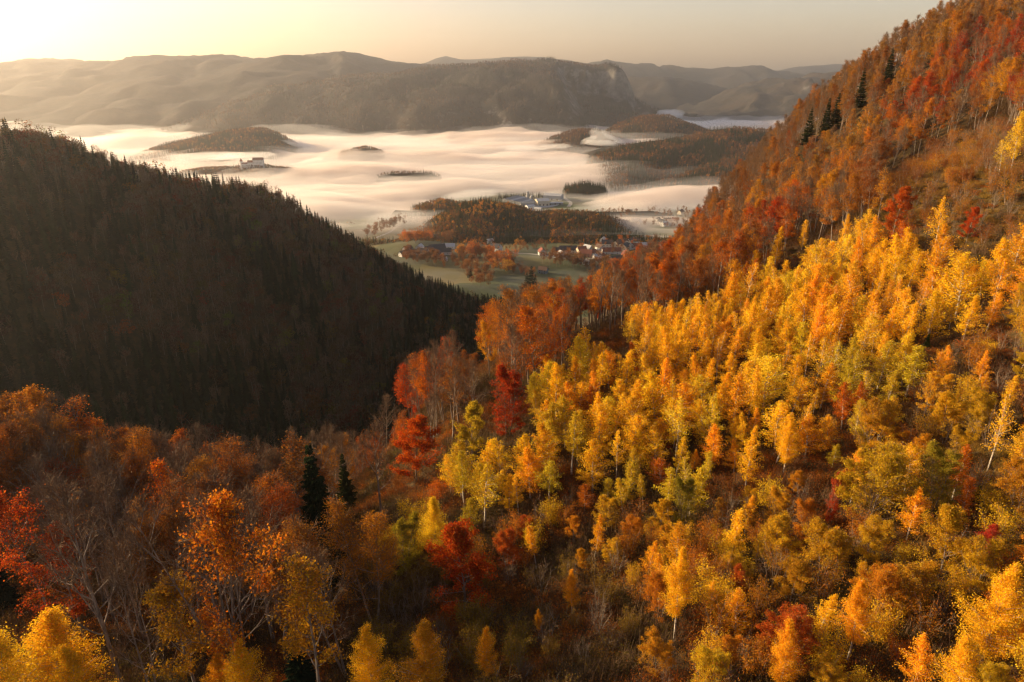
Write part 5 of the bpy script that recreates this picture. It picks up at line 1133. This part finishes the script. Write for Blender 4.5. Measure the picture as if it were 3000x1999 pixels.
# ------------------------------------------------------------------ fog sea and haze
def mat_volume(name, col, dens, an):
    n = NT(name); v = n.add('ShaderNodeVolumePrincipled'); v.inputs['Color'].default_value = (*col, 1)
    v.inputs['Density'].default_value = dens; v.inputs['Anisotropy'].default_value = an
    n.t.links.new(v.outputs[0], n.out.inputs['Volume']); return n.m
def fog_mesh(name, topfn, xs, ys, zbot, mat):
    X, Y = np.meshgrid(xs, ys); Z = np.maximum(topfn(X, Y), zbot+1.5)
    n, m = len(ys), len(xs)
    V = np.concatenate([np.stack([X.ravel(), Y.ravel(), Z.ravel()], 1), np.stack([X.ravel(), Y.ravel(), np.full(n*m, zbot)], 1)])
    F = grid_faces(n, m); Fb = F[:, ::-1]+n*m
    sides = []
    def strip(idx):
        a = idx[:-1]; b = idx[1:]; sides.append(np.stack([a, a+n*m, b+n*m, b], 1))
    I = np.arange(n*m).reshape(n, m)
    strip(I[0][::-1]); strip(I[-1]); strip(I[:, 0]); strip(I[:, -1][::-1])
    return link(name, mesh_np(name, V, [F, Fb]+sides, [mat], smooth=True))
M_FOG = mat_volume('valley fog', (0.86, 0.775, 0.725), 0.024, 0.3)
def fog_top(x, y, lift=0.0, seed=50):
    far = sstep(1300, 2400, y)
    z = -289+lift+(fbm(x/520, y/190, seed, 3)-0.5)*(36+44*far)+(fbm(x/150, y/70, seed+3, 4)-0.5)*(20+14*far)+(fbm(x/62, y/34, seed+8, 3)-0.5)*(7+5*far)
    z = z+sstep(2600, 4200, y)*2
    for X, Y, t, h, sx, sy in [(1230, 455, 1640, -34, 210, 150), (1300, 430, 1800, -14, 260, 90), (1620, 415, 1860, -16, 240, 90), (700, 480, 1480, 9, 120, 90), (1480, 470, 1600, 9, 160, 90),
                               (520, 355, 2480, 8, 160, 40)]:
        c = P(X, Y, t); z = z+h*np.exp(-((x-c[0])/sx)**2-((y-c[1])/sy)**2)
    return z
fx = np.arange(-3400, 2600, 20.0); fy = np.arange(1180, 4400, 12.0)
f1 = fog_mesh('fog_sea', lambda x, y: fog_top(x, y), fx, fy, -350, M_FOG)
prop(f1, 'thick sea of morning fog filling the valley', 'fog', kind='stuff')
M_FOG2 = mat_volume('thin fog', (0.99, 0.99, 0.99), 0.0022, 0.4)
f2 = fog_mesh('thin_fog', lambda x, y: fog_top(x, y, 16, 70), fx, fy, -351, M_FOG2)
prop(f2, 'thin mist lying over the fog sea', 'mist', kind='stuff')
def wisp(name, X, Y, yd, rx, rz, label, seed, dens=0.02, ry=None, tilt=0.0):
    c = np.array(P(X, Y, 1)); c = c/c[1]*yd; n, m = 22, 34; th = np.linspace(0.0, math.pi, n)[:, None]; ph = np.linspace(0, 2*math.pi, m, endpoint=False)[None, :]
    r = 0.55+0.9*(fbm(ph*1.6+seed*7+0*th, th*2.2, seed, 4)*(0.5-0.5*np.cos(ph))+fbm((2*math.pi-ph)*1.6+seed*7+0*th, th*2.2, seed+1, 4)*(0.5+0.5*np.cos(ph)))*np.sin(th)**0.3
    x = rx*r*np.sin(th)*np.cos(ph); y = (ry or rx)*r*np.sin(th)*np.sin(ph); z = rz*r*np.cos(th)*np.ones_like(ph)+x*tilt
    V = np.stack([c[0]+x.ravel(), c[1]+y.ravel(), c[2]+z.ravel()], 1); i = np.arange((n-1)*m); a = i; b = (i//m)*m+(i % m+1) % m
    F = np.stack([a, a+m, b+m, b], 1); o = link(name, mesh_np(name, V, [F], [mat_volume(name, (0.99, 0.99, 0.99), dens, 0.3)], smooth=True)); prop(o, label, 'fog', kind='stuff')
for k_, (X, Y, yd, rx, rz, tl, dn) in enumerate([(1352, 322, 2760, 32, 13, 0.3, .012), (1380, 313, 2775, 46, 24, -0.15, .0075), (1366, 299, 2790, 20, 12, 0.5, .007), (1400, 312, 2780, 34, 15, -0.5, .007), (1420, 322, 2760, 36, 12, -0.4, .012), (1385, 328, 2740, 66, 11, 0, .012),
        (1275, 336, 2650, 60, 9, 0, .007), (1200, 340, 2600, 90, 8, 0, .006)]):
    wisp('fog_plume', X, Y, yd, rx, rz, 'wisp of lit fog curling up around the small brown hills', 60+k_, dn, tilt=tl)
for k_, (X, Y, yd, rx, rz, tl, dn) in enumerate([(1540, 262, 4150, 75, 30, 0, .012), (1520, 272, 4100, 60, 18, 0, .012), (1590, 284, 4050, 150, 18, -0.1, .010), (1690, 282, 4050, 160, 15, 0, .008), (1650, 277, 4150, 60, 12, 0.2, .008)]):
    wisp('far_fog', X, Y, yd, rx, rz, 'pale cloud of fog in the far valley behind the broad hill', 80+k_, dn, tilt=tl)
for k_, (X, Y, yd, rx, rz, tl, dn) in enumerate([(655, 318, 2820, 40, 14, -0.3, .012), (690, 332, 2700, 60, 10, -0.2, .012), (505, 318, 2950, 60, 12, 0.2, .008), (470, 360, 2350, 130, 9, 0, .008), (560, 358, 2330, 110, 8, 0, .008), (400, 400, 2050, 80, 9, 0, .006),
        (1150, 436, 1900, 110, 11, 0, .008), (1330, 448, 1800, 120, 10, 0, .008), (1080, 448, 1660, 70, 9, 0.1, .008), (900, 505, 1400, 80, 9, 0.1, .006), (850, 530, 1330, 70, 8, 0, .006), (1580, 470, 1600, 90, 8, 0, .008), (1450, 478, 1560, 110, 7, 0, .008)]):
    wisp('fog_wisp', X, Y, yd, rx, rz, 'soft wisp of fog drifting above the fog sea', 100+k_, dn, tilt=tl)
# haze: one closed box round camera and scene
bxs = [(-9600, -1000, -420), (9600, 13400, 560)]
V = np.array([(x, y, z) for x in (bxs[0][0], bxs[1][0]) for y in (bxs[0][1], bxs[1][1]) for z in (bxs[0][2], bxs[1][2])], float)
F = np.array([(0, 1, 3, 2), (4, 6, 7, 5), (0, 4, 5, 1), (2, 3, 7, 6), (0, 2, 6, 4), (1, 5, 7, 3)])
hz = link('haze', mesh_np('haze', V, F, [mat_volume('haze', (0.90, 0.895, 0.885), HAZE_D, 0.77)]))
prop(hz, 'golden morning haze in the air', 'haze', kind='stuff')
